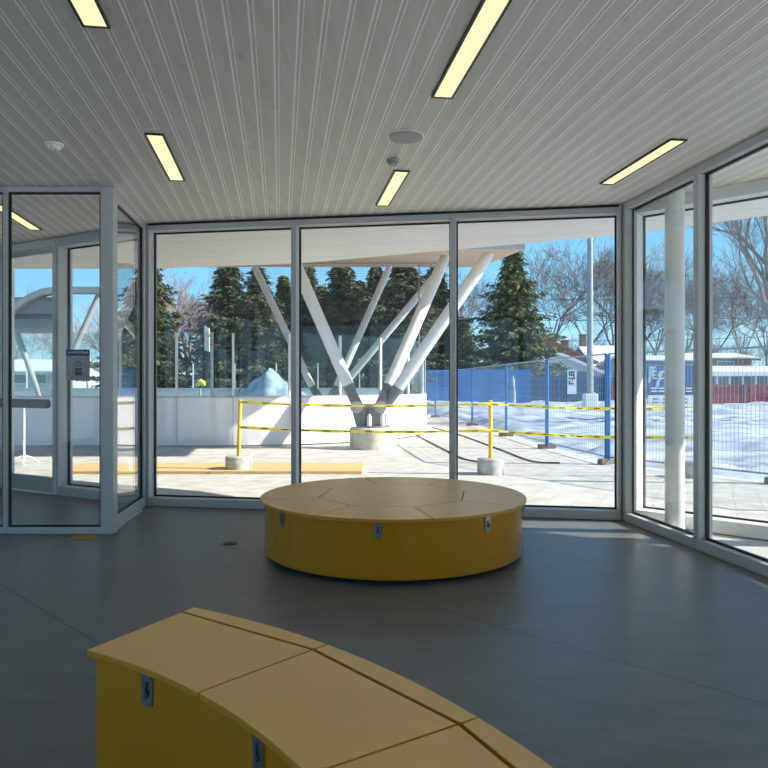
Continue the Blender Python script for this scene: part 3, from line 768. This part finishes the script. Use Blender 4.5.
# hoardings
def hoarding(x0, x1, Y, z0, z1, m, label, name='hoarding', pm='fence_blue', dy=0, step=2.4):
    r = thing(name, ((x0+x1)/2, Y, z0), label, 'hoarding', 'sheeted hoardings')
    n = max(1, int(round((x1-x0)/step))); w = (x1-x0)/n
    for i in range(n):
        mb = MB(); mb.box(x0+i*w+.03, x0+(i+1)*w-.03, Y, Y+.05, z0, z1); mb.build('sheet_panel', m, r)
    for i in range(n+1):
        mb = MB(); mb.box(x0+i*w-.03, x0+i*w+.03, Y-.03, Y+.08, z0-.2, z1+.05); mb.build('post', pm, r)
hoarding(2.0, 9.2, 44, .25, 2.35, 'tarp_blue', 'bright blue hoarding beyond the snow, left of the big spruce foot')
hoarding(8.3, 14.2, 45, .25, 1.95, 'tarp_navy', 'dark blue hoarding below the white gabled house')
hoarding(11.2, 16.4, 47, .2, 1.5, 'tarp_red', 'low red sheeted hoarding behind the light pole', pm='pole_grey')
hoarding(18.5, 27, 40, .1, 1.42, 'tarp_red', 'long red sheeted hoarding seen through the right glass screen', pm='pole_grey')
# vertical banner sign
bY = 44.935; q0 = at(567.5, 394, bY); q1 = at(576.5, 370, bY)
r = thing('banner', (q0.x, bY, q0.z), 'narrow white vertical banner with dark marks on the navy hoarding', 'banner')
mb = MB(); mb.box(q0.x, q1.x, bY, bY+.03, q0.z, q1.z); mb.build('sheet', 'sign_white', r)
mb = MB(); mb.cur = 0
bw = q1.x-q0.x; bh = q1.z-q0.z
for f0, f1, h0, h1, c in ((.15, .8, .9, .95, 0), (.15, .8, .76, .81, 0), (.62, .8, .66, .95, 1), (.15, .3, .78, .92, 0), (.4, .55, .8, .9, 0), (.1, .85, .62, .68, 0), (.5, .62, .52, .66, 1), (.1, .7, .4, .46, 0), (.15, .3, .46, .56, 0)):
    mb.cur = c; mb.box(q0.x+bw*f0, q0.x+bw*f1, bY-.012, bY-.002, q0.z+bh*h0, q0.z+bh*h1)
mb.build('marks', ['ink_navy', 'ink_red'], r)
# white umbrella / wrapped post by the hoarding
wp = at(513, 401, 40)
r = thing('wrapped_post', (wp.x, 40, .3), 'pale wrapped post standing in front of the bright blue hoarding', 'post')
mb = MB(); mb.lathe([(.16, 0), (.17, .3), (.13, 1.0), (.09, 1.5), (.05, 1.65)], (wp.x, 40, .2), 14); mb.build('cover', 'tarp_pale', r, True)
mb = MB(); mb.tube((wp.x, 40, 0), (wp.x, 40, 1.95), .025); mb.build('pole', 'pole_grey', r)
# light pole
LY = 36; lp = Vector((gx(590, LY), LY, .2))
r = thing('light_pole', lp, 'tall grey light pole on a white concrete block behind the blue fence', 'light pole')
mb = MB(); mb.box(lp.x-.32, lp.x+.32, LY-.32, LY+.32, 0, .95); mb.build('concrete_block', 'sign_white', r, bevel=.03)
mb = MB(); mb.tube(lp+UP*.7, lp+UP*11, .17, .13, 16); mb.build('shaft', 'pole_grey', r, True)
mb = MB(); mb.tube(lp+UP*.75, lp+UP*.82, .26, None, 16); mb.build('flange', 'pole_grey', r)
mb = MB(); mb.tube(lp+UP*11, lp+Vector((1.5, 0, 11.3)), .06, None, 8); mb.obox(lp+Vector((1.7, 0, 11.3)), (1, 0, 0), (0, 1, 0), UP, .7, .25, .14); mb.build('lamp_head', 'pole_grey', r)
# overhead wires
for k, (ya, yb, lb) in enumerate(((296, 297, 'upper overhead wire crossing the sky behind the light pole'), (317, 318, 'middle overhead wire crossing behind the light pole'), (338, 337, 'lowest overhead wire above the house roofs'))):
    a = at(440, ya, 60); b = at(860, yb-6, 60); P = []
    for j in range(25):
        f = j/24; P.append(a.lerp(b, f)-UP*(.5*4*f*(1-f)))
    mb = MB(); mb.path(P, .022, 5); tag(mb.build('overhead_wire', 'cable', at0=a), lb, 'wire', 'overhead wires')
# blue site sign
sY = 38; s0 = at(647.5, 395, sY); s1v = at(694, 366, sY)
r = thing('site_sign', ((s0.x+s1v.x)/2, sY, 0), 'large blue site sign with cream lettering behind the round column', 'sign')
mb = MB(); mb.box(s0.x, s1v.x, sY, sY+.06, s0.z, s1v.z); mb.build('blue_panel', 'sign_blue', r)
lo = at(649, 409, sY)
mb = MB(); mb.box(s0.x+.05, s1v.x, sY, sY+.06, lo.z, s0.z-.01); wpn = mb.build('white_panel', 'sign_white', r)
mb = MB(); k0 = at(649.5, 381, sY); text_mb(mb, 'ECO', .62, (k0.x+.12, sY-.012, k0.z+.12), (1, 0, 0), (0, 0, 1), .01); mb.build('lettering', 'sign_cream', r)
mb = MB(); mb.sheet([at(649, 366.4, sY-.01), at(656, 366.4, sY-.01), at(650, 383, sY-.01), at(648, 383, sY-.01)], (0, -.004, 0))
mb.sheet([at(655, 387, sY-.01), at(661, 371, sY-.01), at(664, 371, sY-.01), at(658, 387, sY-.01)], (0, -.004, 0)); mb.build('light_band', 'sign_pale', r)
mb = MB()
for py0 in (388.3, 391.2): 
    for kx in range(6): 
        a = at(651+kx*7.0, py0, sY-.01); mb.box(a.x, a.x+.33, sY-.014, sY-.004, a.z-.035, a.z+.035)
mb.build('small_text', 'sign_white', r)
mb = MB()
for py0 in (399, 402.5):
    for kx in range(4):
        a = at(653+kx*9.5, py0, sY-.01); mb.box(a.x, a.x+.3, sY-.014, sY-.004, a.z-.03, a.z+.03)
mb.build('small_text', 'ink_navy', wpn)
for sx in (s0.x+.1, s1v.x-.1):
    mb = MB(); mb.box(sx-.05, sx+.05, sY+.06, sY+.16, -.1, s1v.z); mb.build('post', 'pole_grey', r)
# houses
def house(x0, x1, y0, y1, zb, zw, zr, axis, walls, roof, label, wins=(), ov=.5, chim=None, edge='eave_red', gable=None):
    r = thing('house', ((x0+x1)/2, (y0+y1)/2, zb), label, 'house', 'houses across the snow')
    mb = MB(); mb.box(x0, x1, y0, y1, zb, zw); mb.build('wall', walls, r)
    xm = (x0+x1)/2; ym = (y0+y1)/2; t = .22
    mb = MB(); ed = MB(); gb = MB()
    if axis == 'x':     # ridge along x, slope faces the viewer
        k = (zr-zw)/(ym-y0)
        for sgn, ya in ((1, y0), (-1, y1)):
            yo = ya-sgn*ov; zo = zw-k*ov
            mb.sheet([(x0-ov, yo, zo), (x1+ov, yo, zo), (x1+ov, ym, zr), (x0-ov, ym, zr)], (0, 0, t))
            ed.box(x0-ov, x1+ov, min(yo, yo-sgn*.06), max(yo, yo-sgn*.06), zo-.1, zo+.12)
        for xa in (x0, x1-.05): gb.sheet([(xa, y0, zw), (xa, y1, zw), (xa, ym, zr)], (.05, 0, 0))
    else:
        k = (zr-zw)/(xm-x0)
        for sgn, xa in ((1, x0), (-1, x1)):
            xo = xa-sgn*ov; zo = zw-k*ov
            mb.sheet([(xo, y0-ov, zo), (xo, y1+ov, zo), (xm, y1+ov, zr), (xm, y0-ov, zr)], (0, 0, t))
            ed.sheet([(xo, y0-ov-.03, zo-.06), (xm, y0-ov-.03, zr-.06), (xm, y0-ov-.03, zr+.16), (xo, y0-ov-.03, zo+.16)], (0, .05, 0))
        for ya in (y0, y1-.05): gb.sheet([(x0, ya, zw), (x1, ya, zw), (xm, ya, zr)], (0, .05, 0))
    mb.build('roof', roof, r); ed.build('eave', edge, r); gb.build('gable', gable or walls, r)
    for wx, wz, ww, wh in wins:
        f = MB(); f.box(wx-ww/2-.07, wx+ww/2+.07, y0-.05, y0-.005, wz-wh/2-.07, wz+wh/2+.07); fo_ = f.build('window', 'house_white', r)
        p = MB(); p.box(wx-ww/2, wx+ww/2, y0-.07, y0-.052, wz-wh/2, wz+wh/2); p.build('pane', 'window_dark', fo_)
    if chim:
        m2 = MB(); m2.box(chim[0]-.3, chim[0]+.3, ym-.3, ym+.3, zw, chim[1]); m2.box(chim[0]-.36, chim[0]+.36, ym-.36, ym+.36, chim[1], chim[1]+.12); m2.build('chimney', 'brick', r)
def hz(py, Y): return EYE-(py-384)/F*Y
hY = 56
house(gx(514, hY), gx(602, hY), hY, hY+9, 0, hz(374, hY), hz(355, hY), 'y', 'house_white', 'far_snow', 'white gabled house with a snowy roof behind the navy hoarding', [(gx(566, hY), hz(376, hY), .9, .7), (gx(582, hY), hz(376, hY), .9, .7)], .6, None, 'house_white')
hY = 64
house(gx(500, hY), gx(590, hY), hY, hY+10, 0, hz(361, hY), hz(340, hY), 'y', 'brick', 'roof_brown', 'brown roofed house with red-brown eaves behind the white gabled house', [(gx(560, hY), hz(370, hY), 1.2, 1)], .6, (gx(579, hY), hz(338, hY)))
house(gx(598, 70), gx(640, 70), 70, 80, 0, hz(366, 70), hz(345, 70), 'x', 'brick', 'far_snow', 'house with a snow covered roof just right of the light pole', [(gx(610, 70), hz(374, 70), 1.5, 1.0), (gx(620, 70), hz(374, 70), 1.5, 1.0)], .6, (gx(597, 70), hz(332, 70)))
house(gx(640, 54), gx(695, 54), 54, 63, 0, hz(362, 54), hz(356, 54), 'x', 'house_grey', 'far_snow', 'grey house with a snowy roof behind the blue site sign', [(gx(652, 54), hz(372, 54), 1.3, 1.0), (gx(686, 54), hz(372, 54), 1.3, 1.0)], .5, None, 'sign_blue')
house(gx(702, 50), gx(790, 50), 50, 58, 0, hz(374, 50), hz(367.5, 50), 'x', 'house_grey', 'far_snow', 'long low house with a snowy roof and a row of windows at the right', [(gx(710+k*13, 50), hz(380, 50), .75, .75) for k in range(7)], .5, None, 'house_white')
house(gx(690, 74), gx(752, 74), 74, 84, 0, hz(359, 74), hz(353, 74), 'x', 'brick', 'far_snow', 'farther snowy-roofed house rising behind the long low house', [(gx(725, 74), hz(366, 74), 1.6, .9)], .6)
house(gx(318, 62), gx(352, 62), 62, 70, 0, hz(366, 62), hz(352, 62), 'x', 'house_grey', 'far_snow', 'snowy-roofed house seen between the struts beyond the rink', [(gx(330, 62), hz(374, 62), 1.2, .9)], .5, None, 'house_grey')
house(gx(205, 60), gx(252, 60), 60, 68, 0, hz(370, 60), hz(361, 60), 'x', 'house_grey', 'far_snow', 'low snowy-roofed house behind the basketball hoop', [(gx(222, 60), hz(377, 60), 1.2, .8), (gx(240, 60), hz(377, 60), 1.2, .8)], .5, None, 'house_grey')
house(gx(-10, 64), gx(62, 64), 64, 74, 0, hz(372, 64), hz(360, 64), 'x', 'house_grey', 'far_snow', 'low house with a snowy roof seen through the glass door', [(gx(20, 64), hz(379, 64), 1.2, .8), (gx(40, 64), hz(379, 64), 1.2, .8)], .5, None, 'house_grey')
# far-left shelter with arched roof
shY = 40
r = thing('park_shelter', (gx(20, shY), shY, 0), 'taupe shelter with an arched roof seen through the entrance vestibule', 'shelter')
mb = MB(); c0 = gx(75, shY); N = 18; pts = []
for j in range(N+1):
    f = j/N; px = -60+f*270; pts.append((gx(px, shY), hz(287.5 if px > 58 else 287.5+26*((px-58)/50.0)**2, shY)))
pts = [(x, max(z, hz(320, shY))) for x, z in pts if x < gx(110, shY)]
lowz = hz(300, shY)
mb.sheet([(x, shY-.4, z) for x, z in pts]+[(x, shY-.4, z-.36) for x, z in pts[::-1]], (0, .7, 0)); mb.build('arched_roof', 'shelter_pale', r)
mb = MB(); mb.box(gx(-40, shY), gx(56, shY), shY, shY+.5, hz(314, shY), hz(297, shY)); mb.box(gx(-40, shY), gx(56, shY), shY+.3, shY+.8, hz(320, shY), hz(314, shY)); mb.box(gx(-40, shY), gx(56, shY), shY-.1, shY+.4, hz(333, shY), hz(319, shY)); mb.build('fascia', 'shelter', r)
for (ax, ay, bx_, by_) in ((101, 290, 50, 402), (12, 320, 42, 402)):
    mb = MB(); mb.tube(at(ax, ay, shY+.2), at(bx_, by_, shY+.2), .16, None, 14); mb.build('strut', 'shelter_pale', r, True)
mb = MB(); mb.lathe([(.5, -.2), (.5, .45)], at(46, 384, shY+.2)-UP*EYE, 20); mb.build('pier', 'pier', r)
# basketball hoop
bp = Vector((gx(212, 34), 34, 0))
r = thing('basketball_hoop', bp, 'basketball hoop with an orange rim beyond the rink shields', 'basketball hoop')
mb = MB(); mb.tube(bp, (bp.x, 34, hz(332, 34)), .07, None, 10); mb.build('pole', 'post_white', r)
mb = MB(); mb.tube((bp.x, 34, hz(334, 34)), (gx(207.5, 34), 34, hz(337, 34)), .05, None, 8); mb.build('arm', 'post_white', r)
mb = MB(); mb.obox((gx(207, 34), 34, hz(339, 34)), Vector((1, .12, 0)).normalized(), Vector((-.12, 1, 0)).normalized(), UP, .06, 1.7, 1.15); mb.build('backboard', 'sign_white', r)
mb = MB(); rc_ = Vector((gx(207, 34)+.42, 33.9, hz(345, 34))); mb.path([rc_+Vector((math.cos(t*PI/8)*.25, math.sin(t*PI/8)*.25, 0)) for t in range(17)], .025, 6); mb.build('rim', 'orange', r)
# tarp covered mound
ty = 40
r = thing('tarp_mound', (gx(266, ty), ty+2, 0), 'pale blue tarp covered mound beyond the rink', 'tarp mound')
mb = MB(); N = 26
for j in range(N+1):
    for i in range(N+1):
        x = gx(228, ty)+(gx(316, ty)-gx(228, ty))*i/N; y = ty+.4+4*j/N
        f = max(0, 1-abs((i/N-.38)/(.4 if i/N < .38 else .64)))**.8*max(0, math.sin(PI*j/N))**.7
        mb.v.append(Vector((x, y, f*2.3+.5*noise.noise(Vector((x*1.1, y*1.1, 1)))*min(1, f*3))))
for j in range(N):
    for i in range(N): mb.quad(j*(N+1)+i, j*(N+1)+i+1, (j+1)*(N+1)+i+1, (j+1)*(N+1)+i)
mb.build('tarp', 'tarp_pale', r, True)
mb = MB(); mb.path([at(238, 384, ty+1.2)-UP*.5, at(252, 372, ty+1.2), at(262, 367, ty+1.8)], .03, 5); mb.build('rope', 'cable', r)
# small bright yellow-green object, kind unknown
q = at(200, 390, 36)
r = thing('yellow_green_object', (q.x, 36, 0), 'small bright yellow-green object standing on the far side of the rink', 'play equipment')
mb = MB(); mb.path([(q.x-.24, 36, 1.38), (q.x-.1, 36, 1.45), (q.x+.03, 36, 1.62), (q.x+.14, 36, 1.5), (q.x+.24, 36, 1.36)], [.06, .12, .09, .15, .08], 10); mb.build('body', 'hivis', r, True)
mb = MB(); mb.tube((q.x, 36, 0), (q.x, 36, 1.2), .06); mb.build('stem', 'pole_grey', r)
# white stanchion beyond the entrance door
sp = Vector((gx(24, 12.8), 12.8, 0))
r = thing('sign_stand', sp, 'slim white stand with splayed feet outside the glass door', 'stand')
mb = MB(); mb.tube(sp+UP*.1, sp+UP*1.05, .02, None, 10); mb.build('pole', 'post_white', r, True)
for t in range(4):
    a = t*PI/2+.4; mb = MB(); mb.path([sp+UP*.14, sp+Vector((math.cos(a)*.12, math.sin(a)*.12, .1)), sp+Vector((math.cos(a)*.26, math.sin(a)*.26, .005))], [.02, .018, .014], 8); mb.build('foot', 'post_white', r, True)
mb = MB(); mb.obox(sp+UP*1.08, (1, 0, 0), (0, 1, 0), UP, .3, .03, .1); mb.build('top_plate', 'post_white', r)

# ------------------------------------------------------------------ trees
def conifer_mesh(seed, h, w, mname):
    rnd = random.Random(seed); mb = MB(); tk = MB()
    tk.path([(0, 0, 0), (0, 0, h*.5), (0, 0, h*.98)], [h*.022, h*.013, .02], 8)
    nw = 34
    for k in range(nw):
        f = k/(nw-1); z = h*(.06+.92*f)
        L = w/2*(1-f)**.85*rnd.uniform(.6, 1.3)+.15
        if f < .1: L *= .75+f*2.5
        nb = int(14-7*f); ph = rnd.uniform(0, 6.28)
        for b in range(nb):
            a = ph+2*PI*b/nb+rnd.uniform(-.25, .25); Lb = L*rnd.uniform(.7, 1.15)
            d = Vector((math.cos(a), math.sin(a), 0)); sd = Vector((-d.y, d.x, 0))
            nt_ = max(5, int(Lb*8))
            for j in range(nt_):
                g_ = (j+.2)/nt_; p = d*(Lb*g_)+UP*(z-Lb*.28*g_+Lb*.16*g_*g_+rnd.uniform(-.08, .08))
                sz = (.20+.16*(1-g_))*rnd.uniform(.8, 1.4)*(h/10)
                for q_ in range(5):
                    o_ = Vector((rnd.uniform(-1, 1), rnd.uniform(-1, 1), rnd.uniform(-.9, .35)))*sz
                    ax = (d*rnd.uniform(.2, 1)+sd*rnd.uniform(-1, 1)-UP*rnd.uniform(.0, .7)).normalized()
                    tw = ax.cross(Vector((rnd.uniform(-1, 1), rnd.uniform(-1, 1), rnd.uniform(-1, 1)))).normalized()
                    n_ = len(mb.v); c_ = p+o_*.6
                    mb.v += [c_-tw*sz*.22, c_+tw*sz*.22, c_+ax*sz*1.1]
                    mb.f.append((n_, n_+1, n_+2)); mb.mi.append(0)
    return mb, tk
def conifer(seed, h, w, label, m='needle'):
    r = thing('spruce_tree', (0, 0, 0), label, 'tree', 'spruces beyond the rink')
    mb, tk = conifer_mesh(seed, h, w, m); mb.build('foliage', m, r); tk.build('trunk', 'bark', r, True)
    return r
c1 = conifer(11, 10, 7.4, ''); c2 = conifer(23, 10, 7.6, '', 'needle2')
def put(o, px, Y, topy, sx, rz, label, first=False):
    h = hz(topy, Y)/10
    o2 = o if first else dup(o, (0, 0, 0))
    o2.location = (gx(px, Y), Y, 0); o2.rotation_euler = (0, 0, rz); o2.scale = (sx*h, sx*h, h); o2['label'] = label
put(c2, 513, 50, 241, 1.04, .3, 'large olive green spruce standing alone behind the blue fence', True)
put(c1, 148, 46, 248, 1.15, 1.1, 'dark spruce at the left edge of the left window', True)
put(c1, 228, 52, 260, 1.4, 2.2, 'broad spruce behind the basketball hoop')
put(c1, 258, 47, 266, 1.25, .6, 'spruce behind the pale tarp mound')
put(c2, 284, 53, 275, 1.0, 3.0, 'spruce seen beside the left mullion, farther back than its neighbours')
put(c1, 308, 52, 262, .95, 4.0, 'spruce just right of the left mullion')
put(c1, 342, 50, 259, 1.35, 5.0, 'tall dark spruce in the middle window left of the thin strut')
put(c1, 376, 56, 262, 1.0, 2.6, 'dark spruce directly above the concrete pier')
put(c1, 404, 48, 244, 1.25, 1.7, 'tallest dark spruce in the middle window')
put(c1, 436, 52, 258, 1.0, .2, 'dark spruce between the two thick right struts')
put(c1, 268, 64, 290, 1.1, 1.4, 'lower spruce in the second row behind the tarp mound')
put(c2, 322, 66, 285, 1.1, 2.9, 'lower olive spruce in the second row between left strut and thin strut')
put(c1, 360, 68, 280, 1.1, 0.9, 'second row spruce glimpsed between the thin strut and the concrete pier')
put(c2, 422, 64, 275, 1.1, 5.2, 'second row olive spruce behind the thick right struts')
put(c2, 464, 58, 318, 1.35, 3.6, 'small spruce just right of the middle mullion')

def bare_mesh(seed, h, depth, spread, m, thick=1.0, lean=(0, 0), trunk_f=.3):
    rnd = random.Random(seed); tr = MB(); br = MB()
    def grow(p, d, L, r_, lev):
        n = 3; pts = [p]; rr = [r_]
        for i in range(n):
            d = (d+Vector((rnd.uniform(-1, 1), rnd.uniform(-1, 1), rnd.uniform(-.5, .7)))*(.08 if lev == 0 else .17)).normalized()
            p = p+d*(L/n); pts.append(p); rr.append(r_*(1-.32*(i+1)/n))
            if lev < depth and lev > 0:
                if rnd.random() < .5: branch(p, d, L*.66, rr[-1]*.5, lev+1)
        (tr if lev == 0 else br).path(pts, rr, 7 if lev < 2 else 3 if lev > 3 else 5, lev < 2)
        if lev < depth:
            for _ in range(4 if lev == 0 else 2): branch(p, d, L*rnd.uniform(.68, .9), rr[-1]*.74, lev+1)
    def branch(p, d, L, r_, lev):
        ax = Vector((rnd.uniform(-1, 1), rnd.uniform(-1, 1), rnd.uniform(-1, 1))).normalized()
        dd = (d+ax.cross(d).normalized()*spread*rnd.uniform(.35, 1.0)+UP*.10).normalized()
        grow(p, dd, L, max(r_, .0055), lev)
    grow(Vector((0, 0, 0)), Vector((lean[0], lean[1], 1)).normalized(), h*trunk_f, h*.017*thick, 0)
    return tr, br
def bare(seed, h, label, m, depth=6, spread=.7, thick=1, lean=(0, 0), tf=.26):
    r = thing('bare_tree', (0, 0, 0), label, 'tree', 'bare winter trees')
    tr, br = bare_mesh(seed, h, depth, spread, m, thick, lean, tf)
    tr.build('trunk', m, r, True); br.build('branches', m, r, True)
    return r
b1 = bare(3, 10, '', 'bark_pale', 6, .85, .5, (0, 0), .2); b2 = bare(8, 10, '', 'bark', 6, .9, .5, (.05, 0), .2); b3 = bare(15, 10, '', 'bark_pink', 6, .8, 1, (0, 0), .19)
def putb(o, px, Y, h, rz, label, first=False, sx=1, zb=0):
    o2 = o if first else dup(o, (0, 0, 0))
    o2.location = (gx(px, Y), Y, zb); o2.rotation_euler = (0, 0, rz); o2.scale = (h/10*sx, h/10*sx, h/10); o2['label'] = label
putb(b3, 186, 50, 13.5, .4, 'pinkish bare tree between the spruces in the left window', True)
putb(b3, 170, 58, 13, 2.4, 'fainter pinkish bare tree beside the left window spruce')
putb(b3, 206, 62, 14, 4.4, 'pinkish bare tree just left of the basketball hoop')
putb(b3, 108, 52, 11, 5.3, 'pinkish bare tree behind the vestibule corner post')
putb(b1, 88, 56, 10, 1.2, 'pale bare tree beside the vestibule corner post', True)
putb(b1, 62, 78, 13, 3.2, 'pale bare tree behind the notice on the glass')
putb(b2, 34, 80, 12, 4.2, 'grey bare tree behind the glass door', True)
putb(b1, 14, 78, 18, .2, 'tall pale bare tree rising above the arched shelter roof at the far left')
putb(b2, 466, 88, 24, 2.0, 'grey bare tree behind the right strut beside the big spruce')
putb(b1, 486, 96, 24, 5.0, 'pale bare tree mostly hidden by the big spruce')
putb(b2, 552, 88, 30, 1.0, 'grey bare tree rising just right of the big spruce')
putb(b1, 584, 96, 30, 3.9, 'pale bare tree directly behind the light pole')
putb(b2, 610, 90, 30, 5.5, 'grey bare tree right of the light pole')
putb(b1, 634, 98, 28, 2.9, 'pale bare tree behind the right corner of the glass')
putb(b2, 656, 90, 26, .9, 'grey bare tree left of the round column')
putb(b1, 686, 96, 28, 4.9, 'pale bare tree behind the round column')
putb(b2, 716, 92, 26, 3.1, 'grey bare tree just right of the right mullion')
putb(b1, 742, 100, 26, 1.9, 'pale bare tree behind the farther snowy-roofed house')
putb(b2, 766, 90, 24, 4.1, 'grey bare tree at the right edge above the long low house')
putb(b1, 536, 90, 12, 2.2, 'low bare tree behind the brown roofed house')
putb(b2, 572, 92, 12, 0.3, 'low grey bare tree between the two chimneys')
putb(b1, 600, 91, 12, 5.0, 'low pale bare tree behind the snowy roof right of the light pole')
putb(b2, 643, 92, 11, 1.9, 'low grey bare tree behind the left end of the grey house')
putb(b1, 672, 93, 12, 3.3, 'low pale bare tree behind the grey house by the column')
putb(b2, 704, 91, 11, 4.7, 'low grey bare tree behind the left end of the long low house')
putb(b1, 730, 92, 12, 0.8, 'low pale bare tree above the middle of the long low house')
putb(b2, 756, 94, 11, 2.9, 'low grey bare tree above the right end of the long low house')
big = bare(41, 13, 'big bare tree with heavy slanting limbs at the right edge', 'bark_pale', 6, .75, 1.3, (-.5, 0), .26)
big.location = (gx(815, 27), 27, 0)
# bushes row far left behind the rink
# ------------------------------------------------------------------ light
def sun():
    L = bpy.data.lights.new('sun', 'SUN'); L.energy = 9.4; L.angle = math.radians(.53); L.color = (1, .935, .83)
    o = bpy.data.objects.new('sun', L); C.objects.link(o)
    d = Vector((-.84, .075, -.51))
    o.rotation_euler = d.to_track_quat('-Z', 'Y').to_euler(); return o
sun()
w = bpy.data.worlds.new('sky'); SC.world = w; w.use_nodes = True
nt = w.node_tree; nt.nodes.clear()
out = nt.nodes.new('ShaderNodeOutputWorld'); bg = nt.nodes.new('ShaderNodeBackground')
tc = nt.nodes.new('ShaderNodeTexCoord'); sx = nt.nodes.new('ShaderNodeSeparateXYZ'); rp = nt.nodes.new('ShaderNodeValToRGB')
nt.links.new(tc.outputs['Generated'], sx.inputs[0]); nt.links.new(sx.outputs['Z'], rp.inputs[0])
el = rp.color_ramp.elements
el[0].position = 0; el[0].color = (.56, .82, .96, 1)
el[1].position = 1; el[1].color = (.12, .33, .72, 1)
e2_ = el.new(.12); e2_.color = (.26, .61, .90, 1)
e3_ = el.new(.3); e3_.color = (.15, .46, .84, 1)
nt.links.new(rp.outputs[0], bg.inputs[0]); bg.inputs[1].default_value = 1.15
nt.links.new(bg.outputs[0], out.inputs[0])

# ------------------------------------------------------------------ camera
cam = bpy.data.cameras.new('camera'); cam.sensor_width = 36; cam.lens = 36*F/768; cam.clip_end = 1000; cam.clip_start = .05
co = bpy.data.objects.new('camera', cam); C.objects.link(co); co.location = (0, 0, EYE); co.rotation_euler = (PI/2, 0, 0)
SC.camera = co
SC.view_settings.view_transform = 'Standard'; SC.view_settings.look = 'None'; SC.view_settings.gamma = 1; SC.view_settings.use_curve_mapping = False
SC.view_settings.exposure = 0.17
SC.cycles.transparent_max_bounces = 32; SC.cycles.max_bounces = 10; SC.cycles.diffuse_bounces = 6; SC.cycles.glossy_bounces = 6
